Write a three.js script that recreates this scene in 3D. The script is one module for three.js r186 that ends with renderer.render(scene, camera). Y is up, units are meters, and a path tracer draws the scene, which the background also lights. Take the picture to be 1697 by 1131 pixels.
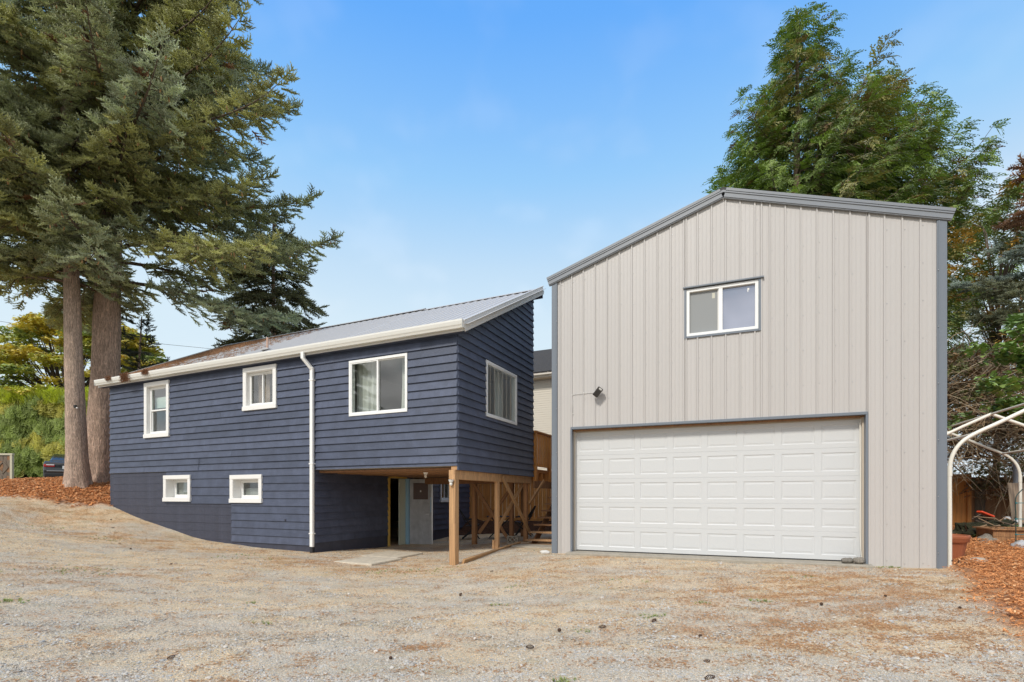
import * as THREE from 'three';
import { mergeGeometries, mergeVertices } from 'three/addons/utils/BufferGeometryUtils.js';
import { RoundedBoxGeometry } from 'three/addons/geometries/RoundedBoxGeometry.js';
import { createNoise2D, createNoise3D } from 'simplex-noise';

// ------------------------------------------------------------------ camera, sky, sun, exposure
const CY = 1.35;                                   // lens height above the gravel in metres
const scene = new THREE.Scene();
const camera = new THREE.PerspectiveCamera(2 * Math.atan(565.5 / 848) * 180 / Math.PI, 1697 / 1131, 0.1, 2000);
camera.position.set(0, CY, 0);
camera.lookAt(0, CY, -10);
camera.setViewOffset(1697, 1131, 0, -257.5, 1697, 1131);   // shift lens: verticals stay upright, horizon low in the frame
camera.updateProjectionMatrix();

const renderer = new THREE.WebGLRenderer({ antialias: true });
renderer.toneMapping = THREE.LinearToneMapping;
renderer.toneMappingExposure = 1.0;
renderer.shadowMap.enabled = true;

let seedState = 7;
function rnd() { seedState = (seedState + 0x6d2b79f5) | 0; let t = Math.imul(seedState ^ (seedState >>> 15), 1 | seedState); t = (t + Math.imul(t ^ (t >>> 7), 61 | t)) ^ t; return ((t ^ (t >>> 14)) >>> 0) / 4294967296; }
const reseed = (n) => { seedState = n; };
const rr = (a, b) => a + (b - a) * rnd();
const clamp = (x, a = 0, b = 1) => Math.min(b, Math.max(a, x));
const sstep = (a, b, x) => { const t = clamp((x - a) / (b - a)); return t * t * (3 - 2 * t); };
const lerp = (a, b, t) => a + (b - a) * t;
const noise2 = createNoise2D(rnd), noise3 = createNoise3D(rnd);
const fbm2 = (x, y, o = 4) => { let s = 0, a = 0.5, f = 1; for (let i = 0; i < o; i++) { s += a * noise2(x * f + 7.3 * i, y * f - 3.1 * i); a *= 0.5; f *= 2.03; } return s; };
const fbm3 = (x, y, z, o = 4) => { let s = 0, a = 0.5, f = 1; for (let i = 0; i < o; i++) { s += a * noise3(x * f, y * f + 5.1 * i, z * f); a *= 0.5; f *= 2.03; } return s; };

{ // sky: blue ahead, broken white cloud elsewhere (the windows mirror cloud behind the camera)
  const W = 1024, H = 512, d = new Float32Array(W * H * 4);
  for (let j = 0; j < H; j++) for (let i = 0; i < W; i++) {
    const az = ((i + 0.5) / W - 0.5) * 2 * Math.PI, el = ((j + 0.5) / H - 0.5) * Math.PI;
    const x = Math.cos(el) * Math.cos(az), y = Math.sin(el), z = Math.cos(el) * Math.sin(az);
    const e = Math.max(0, y), q = Math.pow(e, 0.62);
    const stops = [[0, 0.78, 0.88, 0.95], [0.30, 0.75, 0.88, 0.96], [0.48, 0.68, 0.84, 0.956], [0.568, 0.55, 0.75, 0.945], [0.67, 0.315, 0.61, 0.97], [0.79, 0.140, 0.425, 0.97], [1, 0.095, 0.34, 0.88]];
    let k = 0; while (k < stops.length - 2 && q > stops[k + 1][0]) k++;
    const A = stops[k], B = stops[k + 1], t = clamp((q - A[0]) / (B[0] - A[0]));
    let r = lerp(A[1], B[1], t), g = lerp(A[2], B[2], t), b = lerp(A[3], B[3], t);
    const px = x / (e + 0.25), pz = z / (e + 0.25);
    const n = fbm2(px * 0.9 + 3, pz * 0.9 + 9, 6), n2 = fbm2(px * 3.2 - 7, pz * 3.2, 6);
    const back = sstep(-0.62, 0.25, z + 0.25 * noise2(x * 1.3, y * 2));
    const cover = clamp(sstep(-0.42, 0.25, n + 0.25 * n2) * back + 0.05 * sstep(0.0, 0.5, n2));
    const cl = Math.max(0.5, 0.96 + 0.5 * n + 0.6 * n2);
    r = lerp(r, cl * 1.02, cover); g = lerp(g, cl * 1.0, cover); b = lerp(b, cl * 1.0, cover);
    if (y < 0) { r = 0.42; g = 0.40; b = 0.37; }
    const o = (j * W + i) * 4; d[o] = r; d[o + 1] = g; d[o + 2] = b; d[o + 3] = 1;
  }
  const tex = new THREE.DataTexture(d, W, H, THREE.RGBAFormat, THREE.FloatType);
  tex.mapping = THREE.EquirectangularReflectionMapping; tex.magFilter = tex.minFilter = THREE.LinearFilter;
  tex.wrapS = THREE.RepeatWrapping; tex.needsUpdate = true;
  scene.background = tex; scene.environment = tex;
}
const sun = new THREE.DirectionalLight(new THREE.Color(1.0, 0.95, 0.86), 3.0);
sun.position.set(-30, 51, 33); sun.target.position.set(0, 0, -10);
sun.castShadow = true; sun.shadow.radius = 14; sun.shadow.mapSize.set(2048, 2048);
Object.assign(sun.shadow.camera, { left: -40, right: 40, top: 40, bottom: -40, near: 1, far: 150 });
scene.add(sun, sun.target);

// ------------------------------------------------------------------ helpers
const V = (x, y, z) => new THREE.Vector3(x, y, z);
const P = (X, h, Z) => V(X, h + CY, -Z);           // X right, h above the lens height, Z metres ahead
const used = {};
function numbered(n) { const k = (used[n] = (used[n] ?? -1) + 1); return k ? `${n}_${String(k).padStart(3, '0')}` : n; }
function tag(o, label, category, group, kind) { o.userData.label = label; o.userData.category = category; if (group) o.userData.group = group; if (kind) o.userData.kind = kind; return o; }
function thing(name, label, category, pos = V(0, 0, 0), turn = 0, group) { const o = new THREE.Group(); o.name = numbered(name); o.position.copy(pos); o.rotation.y = turn; scene.add(o); return tag(o, label, category, group); }
function shadows(m) { m.castShadow = m.receiveShadow = true; return m; }
function part(parent, name, geo, mat, pos, rot) { const m = shadows(new THREE.Mesh(geo, mat)); m.name = name; if (pos) m.position.copy(pos); if (rot) m.rotation.set(...rot); parent.add(m); return m; }
function single(name, geo, mat, label, category, group, pos) { const m = shadows(new THREE.Mesh(geo, mat)); m.name = numbered(name); if (pos) m.position.copy(pos); scene.add(m); return tag(m, label, category, group); }
function structure(name, geo, mat) { const m = shadows(new THREE.Mesh(geo, mat)); m.name = numbered(name); m.userData.kind = 'structure'; scene.add(m); return m; }
function metreUV(g, s = 1, turn = false) { // uv in metres from the facing axis
  g = g.index ? g.toNonIndexed() : g; const p = g.attributes.position, uv = new Float32Array(p.count * 2);
  for (let f = 0; f < p.count; f += 3) {
    const a = V().fromBufferAttribute(p, f), b = V().fromBufferAttribute(p, f + 1), c = V().fromBufferAttribute(p, f + 2);
    const n = b.clone().sub(a).cross(c.clone().sub(a)); const ax = Math.abs(n.x), ay = Math.abs(n.y), az = Math.abs(n.z);
    [a, b, c].forEach((q, i) => { let u, w; if (ax >= ay && ax >= az) { u = q.z; w = q.y; } else if (ay >= az) { u = q.x; w = q.z; } else { u = q.x; w = q.y; } if (turn) [u, w] = [w, u]; uv[(f + i) * 2] = u / s; uv[(f + i) * 2 + 1] = w / s; });
  }
  g.setAttribute('uv', new THREE.BufferAttribute(uv, 2)); return g;
}
const box = (w, h, d, x = 0, y = 0, z = 0, turn = false) => metreUV(new THREE.BoxGeometry(w, h, d), 1, turn).translate(x, y, z);
const rbox = (w, h, d, r = 0.006, x = 0, y = 0, z = 0, turn = false) => { const g = new RoundedBoxGeometry(w, h, d, 1, Math.min(r, w / 2.1, h / 2.1, d / 2.1)); g.deleteAttribute('uv'); return metreUV(g, 1, turn).translate(x, y, z); };
const span = (x0, x1, y0, y1, z0, z1, r) => (r ? rbox : box)(x1 - x0, y1 - y0, z1 - z0, ...(r ? [r] : []), (x0 + x1) / 2, (y0 + y1) / 2, (z0 + z1) / 2);
function bar(a, b, w, d, r = 0.004) { // a timber from a to b, w wide, d deep, grain along its length
  const L = a.distanceTo(b), g = rbox(w, L, d, r, 0, 0, 0); const q = new THREE.Quaternion().setFromUnitVectors(V(0, 1, 0), b.clone().sub(a).normalize());
  g.applyQuaternion(q); const m = a.clone().add(b).multiplyScalar(0.5); g.translate(m.x, m.y, m.z); return g;
}
function tube(pts, r, seg = 24, rad = 8, closed = false) { return metreUVkeep(new THREE.TubeGeometry(new THREE.CatmullRomCurve3(pts, closed, 'centripetal'), seg, r, rad, closed)); }
const metreUVkeep = (g) => g;
function tri(pos, idx) { const g = new THREE.BufferGeometry(); g.setAttribute('position', new THREE.Float32BufferAttribute(pos, 3)); if (idx) g.setIndex(idx); return g; }
const taper = (pts, radii, n = 5) => { // a bent tapered limb
  const pos = [], idx = [], uv = []; let prev = null, len = 0;
  pts.forEach((p, i) => {
    const t = (i < pts.length - 1 ? pts[i + 1].clone().sub(p) : p.clone().sub(pts[i - 1])).normalize();
    let s = prev ? prev.clone().addScaledVector(t, -prev.dot(t)).normalize() : (Math.abs(t.y) < 0.9 ? V(0, 1, 0) : V(1, 0, 0)).cross(t).normalize();
    prev = s; const b = t.clone().cross(s); if (i) len += p.distanceTo(pts[i - 1]);
    for (let k = 0; k <= n; k++) { const a = k / n * Math.PI * 2; const q = p.clone().addScaledVector(s, Math.cos(a) * radii[i]).addScaledVector(b, Math.sin(a) * radii[i]); pos.push(q.x, q.y, q.z); uv.push(k / n * 6.28 * radii[0], len); }
    if (i) for (let k = 0; k < n; k++) { const A = (i - 1) * (n + 1) + k, B = A + n + 1; idx.push(A, A + 1, B, A + 1, B + 1, B); }
  });
  const g = tri(pos, idx); g.setAttribute('uv', new THREE.Float32BufferAttribute(uv, 2)); g.computeVertexNormals(); return g;
};
function instanced(name, geo, mat, mats, cols, parent) {
  const m = new THREE.InstancedMesh(geo, mat, mats.length); m.name = parent ? name : numbered(name); m.userData.kind = 'stuff';
  mats.forEach((M, i) => m.setMatrixAt(i, M)); if (cols) cols.forEach((c, i) => m.setColorAt(i, c));
  m.castShadow = m.receiveShadow = true; (parent ?? scene).add(m); return m;
}
const basis = (fwd, up, s, pos) => { // z along fwd
  const z = fwd.clone().normalize(), x = up.clone().cross(z); if (x.lengthSq() < 1e-6) x.set(1, 0, 0); x.normalize(); const y = z.clone().cross(x);
  return new THREE.Matrix4().makeBasis(x.multiplyScalar(s), y.multiplyScalar(s), z.multiplyScalar(s)).setPosition(pos);
};

// ------------------------------------------------------------------ procedural textures and materials
function texture(size, fn, srgb = true, sizeY = size) {
  const d = new Uint8Array(size * sizeY * 4);
  for (let j = 0; j < sizeY; j++) for (let i = 0; i < size; i++) { const c = fn(i / size, j / sizeY, i, j), o = (j * size + i) * 4; d[o] = clamp(c[0]) * 255; d[o + 1] = clamp(c[1]) * 255; d[o + 2] = clamp(c[2]) * 255; d[o + 3] = 255; }
  const t = new THREE.DataTexture(d, size, sizeY); t.wrapS = t.wrapT = THREE.RepeatWrapping; t.magFilter = t.minFilter = THREE.LinearFilter; if (srgb) t.colorSpace = THREE.SRGBColorSpace; t.needsUpdate = true; return t;
}
const per = (u, v, f, o = 3) => { // tileable noise
  const a = u * 2 * Math.PI, b = v * 2 * Math.PI; let s = 0, am = 0.5, F = f; for (let i = 0; i < o; i++) { s += am * (noise3(Math.cos(a) * F / 6.28 + 3 * i, Math.sin(a) * F / 6.28, Math.cos(b) * F / 6.28) + noise3(Math.sin(b) * F / 6.28 + 11, Math.cos(a) * F / 6.28 + 5, Math.sin(a) * F / 6.28 + 9 * i)) * 0.7; am *= 0.5; F *= 2; } return s;
};
const grey = (v) => [v, v, v];
const rep = (t, x, y) => { const c = t.clone(); c.repeat.set(x, y); c.needsUpdate = true; return c; };
function cells(n, seed) { // jittered stones, tileable: {distance to nearest, gap, id}
  reseed(seed); const px = [], py = [], id = []; for (let i = 0; i < n * n; i++) { px.push(rnd()); py.push(rnd()); id.push(rnd()); }
  return (u, v) => { const X = u * n, Y = v * n, cx = Math.floor(X), cy = Math.floor(Y); let a = 9, b = 9, k = 0;
    for (let dy = -1; dy < 2; dy++) for (let dx = -1; dx < 2; dx++) { const ix = ((cx + dx) % n + n) % n, iy = ((cy + dy) % n + n) % n, q = iy * n + ix; const d = Math.hypot(cx + dx + px[q] - X, cy + dy + py[q] - Y); if (d < a) { b = a; a = d; k = id[q]; } else if (d < b) b = d; }
    return [a, b - a, k]; };
}
const stoneCells = cells(96, 11), stoneCells2 = cells(150, 12);
const gravelMap = texture(1024, (u, v) => { const [a, g, k] = stoneCells(u, v), [a2, g2, k2] = stoneCells2(u, v); const big = k > 0.55; const t = big ? k : k2; const tone = 0.70 + 0.18 * ((t * 7.3) % 1) - (big ? sstep(0.14, 0.0, g) * 0.20 : sstep(0.16, 0, g2) * 0.18); const w = ((t * 31.7) % 1 - 0.5) * 0.10; return [tone + w * 0.8 + 0.02, tone + 0.0, tone - w * 0.8 - 0.03]; });
const gravelBump = texture(1024, (u, v) => { const [a, g, k] = stoneCells(u, v), [a2, g2] = stoneCells2(u, v); return grey(k > 0.55 ? 0.45 + 0.5 * sstep(0, 0.4, g) : 0.25 + 0.4 * sstep(0, 0.4, g2)); }, false);
const woodMap = texture(512, (u, v) => { const n = per(u, v * 0.12, 14, 4), r = Math.sin((u * 9 + per(u, v * 0.1, 5, 3) * 1.2) * 6.283 * 2); const kx = (u * 5.0) % 1, knot = 0; const t = 0.82 + 0.11 * n + 0.07 * r + knot; return [t, t * (0.98 + 0.02 * n), t * 0.97]; });
const woodBump = texture(512, (u, v) => grey(0.5 + 0.35 * per(u, v * 0.1, 26, 3)), false);
const paintMap = texture(1024, (u, v) => { const n = per(u, v, 6, 4), s = per(u, v, 60, 2), sc = sstep(0.50, 0.62, per(u + 0.3, v * 0.6, 34, 2)) * sstep(0.1, 0.5, per(u, v, 4, 2)); const t = 0.84 + 0.10 * n + 0.06 * s + 0.20 * sc; return [t, t, t]; });
const paintBump = texture(512, (u, v) => grey(0.5 + 0.3 * per(u, v, 70, 2) + 0.25 * per(u, v, 12, 3)), false);
const barkMap = texture(512, (u, v) => { const r = Math.abs(per(u, v * 0.35, 22, 3)), n = per(u, v, 9, 4), f = per(u, v, 60, 2); const t = 0.64 + 0.50 * sstep(0.0, 0.45, r) * 0.5 + 0.16 * n + 0.14 * f; return [t * 1.03, t * 0.97, t * 0.92]; }, true, 1024);
const barkBump = texture(512, (u, v) => grey(clamp(0.15 + 1.0 * Math.abs(per(u, v * 0.35, 22, 3)) + 0.25 * per(u, v, 50, 2))), false, 1024);
const roughMap = texture(512, (u, v) => grey(0.62 + 0.2 * per(u, v, 20, 4)), true);
const concreteMap = texture(512, (u, v) => { const t = 0.84 + 0.09 * per(u, v, 7, 4) + 0.06 * per(u, v, 70, 2); return [t, t * 0.99, t * 0.96]; });
const rgb = (r, g, b) => new THREE.Color().setRGB(r, g, b);
const mat = (r, g, b, roughness = 0.7, o = {}) => new THREE.MeshStandardMaterial({ color: rgb(r, g, b), roughness, side: THREE.DoubleSide, ...o });
const M = {
  navy: [0, 1, 2, 3].map((i) => mat(0.082 + 0.008 * i, 0.101 + 0.009 * i, 0.160 + 0.013 * i, 0.5, { map: rep(paintMap, 0.41 + 0.07 * i, 0.73), bumpMap: rep(paintBump, 0.7, 1.7), bumpScale: 0.003 })),
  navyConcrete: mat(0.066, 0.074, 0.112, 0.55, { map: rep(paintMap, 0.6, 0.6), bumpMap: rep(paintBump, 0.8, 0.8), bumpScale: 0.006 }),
  white: mat(0.78, 0.77, 0.74, 0.45, { bumpMap: rep(paintBump, 2, 2), bumpScale: 0.0008 }),
  vinyl: mat(0.82, 0.82, 0.80, 0.35),
  gutter: mat(0.74, 0.73, 0.68, 0.38),
  downspout: mat(0.84, 0.83, 0.80, 0.35),
  fascia: mat(0.60, 0.59, 0.56, 0.4),
  roofMetal: mat(0.46, 0.455, 0.45, 0.45, { bumpMap: rep(paintBump, 0.6, 0.6), bumpScale: 0.002 }),
  panel: [0, 1, 2].map((i) => mat(0.475 + 0.008 * i, 0.452 + 0.008 * i, 0.43 + 0.008 * i, 0.42, { bumpMap: rep(paintBump, 0.5, 0.35), bumpScale: 0.003 })),
  trim: mat(0.165, 0.188, 0.218, 0.38, { bumpMap: rep(paintBump, 0.8, 0.8), bumpScale: 0.001 }),
  rakeTrim: mat(0.215, 0.23, 0.25, 0.36),
  door: mat(0.575, 0.585, 0.585, 0.4, { bumpMap: rep(paintBump, 2.5, 2.5), bumpScale: 0.0012 }),
  rubber: mat(0.03, 0.03, 0.03, 0.8),
  concrete: mat(0.50, 0.46, 0.40, 0.9, { map: concreteMap, bumpMap: paintBump, bumpScale: 0.006 }),
  paver: mat(0.80, 0.72, 0.60, 0.9, { map: concreteMap, bumpMap: rep(paintBump, 2, 2), bumpScale: 0.006 }),
  newWood: [0, 1, 2].map((i) => mat(0.72 - 0.06 * i, 0.435 - 0.035 * i, 0.215 - 0.02 * i, 0.7, { map: rep(woodMap, 1.7, 0.5), bumpMap: rep(woodBump, 2, 0.6), bumpScale: 0.002 })),
  brownWood: [0, 1, 2].map((i) => mat(0.50 - 0.06 * i, 0.265 - 0.035 * i, 0.12 - 0.015 * i, 0.75, { map: rep(woodMap, 1.7, 0.5), bumpMap: rep(woodBump, 2, 0.6), bumpScale: 0.002 })),
  stain: [0, 1, 2, 3].map((i) => mat(0.80 + 0.05 * i, 0.345 + 0.04 * i, 0.085 + 0.014 * i, 0.6, { map: rep(woodMap, 2.3, 0.6), bumpMap: rep(woodBump, 2, 0.5), bumpScale: 0.002 })),
  greyWood: mat(0.24, 0.19, 0.14, 0.85, { map: rep(woodMap, 2, 0.6), bumpMap: woodBump, bumpScale: 0.003 }),
  drywall: mat(0.52, 0.50, 0.46, 0.9), darkRoom: mat(0.10, 0.09, 0.08, 0.95), carpet: mat(0.30, 0.26, 0.21, 0.95),
  curtain: new THREE.MeshPhysicalMaterial({ color: rgb(0.80, 0.78, 0.72), roughness: 0.95, transmission: 0.3, thickness: 0, side: THREE.DoubleSide }),
  glass: new THREE.MeshPhysicalMaterial({ color: rgb(0.92, 0.95, 0.94), roughness: 0.02, transmission: 1, thickness: 0, ior: 1.75, side: THREE.DoubleSide }),
  film: new THREE.MeshPhysicalMaterial({ color: rgb(0.34, 0.37, 0.45), roughness: 0.03, metalness: 0.6, clearcoat: 0.4, clearcoatRoughness: 0.02, side: THREE.DoubleSide }),
  screen: mat(0.27, 0.28, 0.28, 0.75), steel: mat(0.45, 0.45, 0.45, 0.35, { metalness: 0.8 }), black: mat(0.018, 0.018, 0.019, 0.6),
  pipe: mat(0.78, 0.75, 0.66, 0.4), terracotta: mat(0.52, 0.165, 0.075, 0.6, { map: concreteMap }), darkTerracotta: mat(0.30, 0.07, 0.04, 0.6),
  rock: [0, 1, 2].map((i) => mat(0.72 - 0.10 * i, 0.64 - 0.08 * i, 0.53 - 0.06 * i, 0.9, { map: roughMap, bumpMap: paintBump, bumpScale: 0.01 })),
  bark: mat(0.86, 0.70, 0.60, 0.95, { map: rep(barkMap, 1.1, 0.55), bumpMap: rep(barkBump, 1.1, 0.55), bumpScale: 0.03 }),
  limb: mat(0.13, 0.095, 0.07, 0.95), twigBrown: mat(0.30, 0.20, 0.12, 0.95),
  needle: new THREE.MeshPhysicalMaterial({ color: rgb(1, 1, 1), roughness: 0.7, transmission: 0.38, thickness: 0, side: THREE.DoubleSide }), cone: mat(1, 1, 1, 0.85),
  leaf: new THREE.MeshPhysicalMaterial({ color: rgb(1, 1, 1), roughness: 0.7, transmission: 0.28, thickness: 0, side: THREE.DoubleSide }),
};
const pick = (a) => a[Math.floor(rnd() * a.length)];

// ------------------------------------------------------------------ ground
// house frame: origin at the near corner of the raised room; local +x along the long wall to the right, -z along the end wall
const HT = -24.767 * Math.PI / 180, HO = P(-1.071, 0, 10);
const GT = -22.219 * Math.PI / 180, GO = P(0.843, 0, 10.595);
const toWorld = (O, th, x, z) => [O.x + x * Math.cos(th) + z * Math.sin(th), -(O.z - x * Math.sin(th) + z * Math.cos(th))]; // X, Z ahead
const hW = (x, z) => toWorld(HO, HT, x, z), gW = (x, z) => toWorld(GO, GT, x, z);
const ctrl = []; // X, Z, h
const cp = (X, Z, h) => ctrl.push([X, Z, h]);
for (const [x, h] of [[-11.7, -0.28], [-10.6, -0.55], [-9.14, -0.84], [-8.0, -1.06], [-6.5, -1.19], [-4.75, -1.25], [-3.75, -1.27]]) cp(...hW(x, 0.05), h);
cp(...hW(-11.7, 2), -0.62); cp(...hW(-9, 2), -0.95); cp(...hW(-6, 2), -1.2); cp(...hW(-13.2, 0.2), -0.12);
cp(...hW(-0.07, 0), -1.345); cp(...hW(-3.6, -2.7), -1.37); cp(...hW(-3.6, -5), -1.36); cp(...hW(-2, -2), -1.37); cp(...hW(-0.1, -1.86), -1.205); cp(...hW(-0.1, -3.7), -1.18); cp(...hW(-1.7, -3.75), -1.33); cp(...hW(-2, -6.5), -1.25);
cp(...hW(0.8, -3), -1.2); cp(...hW(0.8, -6), -1.2);
cp(...gW(0, 0), -1.175); cp(...gW(3, 0.15), -1.175); cp(...gW(6.5, 0.05), -1.15); cp(...gW(3, -5), -1.18); cp(...gW(6.5, -5), -1.1); cp(...gW(0, -5), -1.2);
for (const [X, Z, h] of [[0, 3, -1.36], [-3, 3, -1.35], [3, 3, -1.33], [0, 6, -1.35], [-3, 6, -1.33], [3, 6, -1.28], [6, 5.5, -1.22], [-6, 6, -1.25], [-9, 9, -1.06], [-11, 11, -0.82], [-13, 13, -0.42], [-15.2, 15.2, 0.0], [-14, 16.4, 0.30], [-14.1, 17.6, 0.44], [-17, 18, 0.5], [-13.3, 19, 0.45], [-20, 22, 0.62], [-24, 28, 0.80], [-28, 29, 0.98], [-20, 30, 0.95], [-32, 34, 1.2], [-12, 30, 0.5], [-4, 24, -0.8], [2, 24, -1.0],
  [7.2, 8.6, -1.12], [9, 9, -1.1], [10, 10.5, -1.07], [12, 13, -1.0], [14, 15.5, -0.95], [9, 6, -1.15], [16, 12, -1.0], [20, 24, -0.8], [0, 0, -1.38], [0, -8, -1.5], [-12, -6, -1.2], [12, -6, -1.4], [-16, 8, -0.75], [-22, 14, -0.1], [-35, 20, 0.9], [16, 4, -1.15], [-6, 2, -1.3], [30, 10, -1], [-10, -30, -1.5], [20, -30, -1.5], [-30, -10, -0.8]]) cp(X, Z, h);
const tps = (() => { // thin-plate spline through the spot heights
  const n = ctrl.length, N = n + 3, A = [], U = (r2) => (r2 < 1e-9 ? 0 : 0.5 * r2 * Math.log(r2));
  for (let i = 0; i < n; i++) { const row = []; for (let j = 0; j < n; j++) row.push(U((ctrl[i][0] - ctrl[j][0]) ** 2 + (ctrl[i][1] - ctrl[j][1]) ** 2) + (i === j ? 0.02 : 0)); row.push(1, ctrl[i][0], ctrl[i][1], ctrl[i][2]); A.push(row); }
  for (let k = 0; k < 3; k++) { const row = []; for (let j = 0; j < n; j++) row.push(k ? ctrl[j][k - 1] : 1); row.push(0, 0, 0, 0); A.push(row); }
  for (let c = 0; c < N; c++) { let p = c; for (let i = c + 1; i < N; i++) if (Math.abs(A[i][c]) > Math.abs(A[p][c])) p = i; [A[c], A[p]] = [A[p], A[c]]; for (let i = 0; i < N; i++) if (i !== c) { const q = A[i][c] / A[c][c]; if (q) for (let j = c; j <= N; j++) A[i][j] -= q * A[c][j]; } }
  const w = A.map((r, i) => r[N] / r[i]);
  return (X, Z) => { let s = w[n] + w[n + 1] * X + w[n + 2] * Z; for (let i = 0; i < n; i++) s += w[i] * U((X - ctrl[i][0]) ** 2 + (Z - ctrl[i][1]) ** 2); return s; };
})();
function groundH(X, Z) {
  const cX = clamp(X, -36, 30), cZ = clamp(Z, -30, 36); let h = clamp(tps(cX, cZ), -1.7, 1.5);
  return h + 0.018 * fbm2(X * 0.6, Z * 0.6, 3);
}
const gP = (X, Z, up = 0) => P(X, groundH(X, Z) + up, Z);
const inPoly = (poly, X, Z) => { let c = false; for (let i = 0, j = poly.length - 1; i < poly.length; j = i++) { const [a, b] = poly[i], [d, e] = poly[j]; if ((b > Z) !== (e > Z) && X < (d - a) * (Z - b) / (e - b) + a) c = !c; } return c; };
const mulchL = [[-24, 17.2], [-19, 15.7], [-15.4, 15.15], [-13.8, 15.0], [-12.3, 14.8], hW(-11.72, 0), hW(-11.72, -7.5), [-9, 24], [-19, 23], [-30, 22]];
const mulchR = [[6.95, 8.05], [6.25, 6.9], [5.3, 5.6], [4.55, 4.5], [4.0, 3.2], [12, 3.2], [16, 8], [16, 16], [11, 16.5], gW(6.6, -6)];
const edgeDist = (poly, X, Z) => { let m = 99; for (let i = 0, j = poly.length - 1; i < poly.length; j = i++) { const [a, b] = poly[i], [d, e] = poly[j]; const t = clamp(((X - a) * (d - a) + (Z - b) * (e - b)) / ((d - a) ** 2 + (e - b) ** 2)); m = Math.min(m, Math.hypot(X - a - t * (d - a), Z - b - t * (e - b))); } return inPoly(poly, X, Z) ? -m : m; };
const wob = (X, Z) => 0.28 * fbm2(X * 1.1, Z * 1.1, 3) + 0.12 * noise2(X * 4, Z * 4);
// fallen needles and tan dirt lying on the gravel: [X, Z, rx, rz, strength]
const wheelTracks = [[[-16, 10.2], [-9, 8.4], [-4, 7.0], [0.5, 6.6], [3.2, 7.6], [4.2, 9.2]], [[-16, 8.2], [-9, 6.6], [-4, 5.3], [1.5, 4.9], [4.6, 6.2], [5.4, 8.2]], [[-8, 2.2], [-4, 4.2], [0, 6.8], [1.9, 9.2]]];   // compacted finer grit
function trackAt(X, Z) { let m = 9; for (const line of wheelTracks) for (let i = 0; i + 1 < line.length; i++) { const [a, b] = line[i], [c, d] = line[i + 1], t = clamp(((X - a) * (c - a) + (Z - b) * (d - b)) / ((c - a) ** 2 + (d - b) ** 2)); m = Math.min(m, Math.hypot(X - a - t * (c - a), Z - b - t * (d - b))); } return sstep(0.5, 0.1, m + 0.35 * fbm2(X * 0.9, Z * 0.9, 3)) * (0.6 + 0.8 * fbm2(X * 0.7 + 8, Z * 0.7, 3)); }
const litterSpots = [[4.4, 6.6, 2.1, 1.0, 1.0], [3.3, 5.0, 1.6, 0.8, 0.75], [5.2, 7.6, 1.8, 0.7, 0.8], [2.6, 7.9, 2.2, 0.6, 0.35], [-12.5, 14.0, 2.4, 0.9, 0.9], [-9.5, 12.4, 2.2, 0.7, 0.75], [-6.8, 11.6, 2.5, 0.5, 0.6], [-3.6, 10.2, 2.0, 0.8, 0.75], [-2.2, 9.4, 1.5, 0.5, 0.6], [-13.5, 12.8, 2.0, 0.8, 0.4], [-1.5, 3.9, 0.5, 0.12, 0.4], [-6.8, 8.2, 2.4, 0.5, 0.4], [0.6, 8.6, 2.2, 0.9, 0.3], [-0.8, 4.6, 0.3, 0.1, 0.8], [1.7, 9.9, 2.4, 0.25, 0.6], [-8, 7.3, 2.0, 0.3, 0.4]];
function litterAt(X, Z) { let s = 0; for (const [x, z, a, b, k] of litterSpots) { const d = ((X - x) / a) ** 2 + ((Z - z) / b) ** 2; s = Math.max(s, k * Math.exp(-d)); } const n = fbm2(X * 1.3 + 4, Z * 2.2, 4); return clamp(s * (0.62 + 1.1 * n) + 0.25 * sstep(-0.1, 0.5, n)); }
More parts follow.
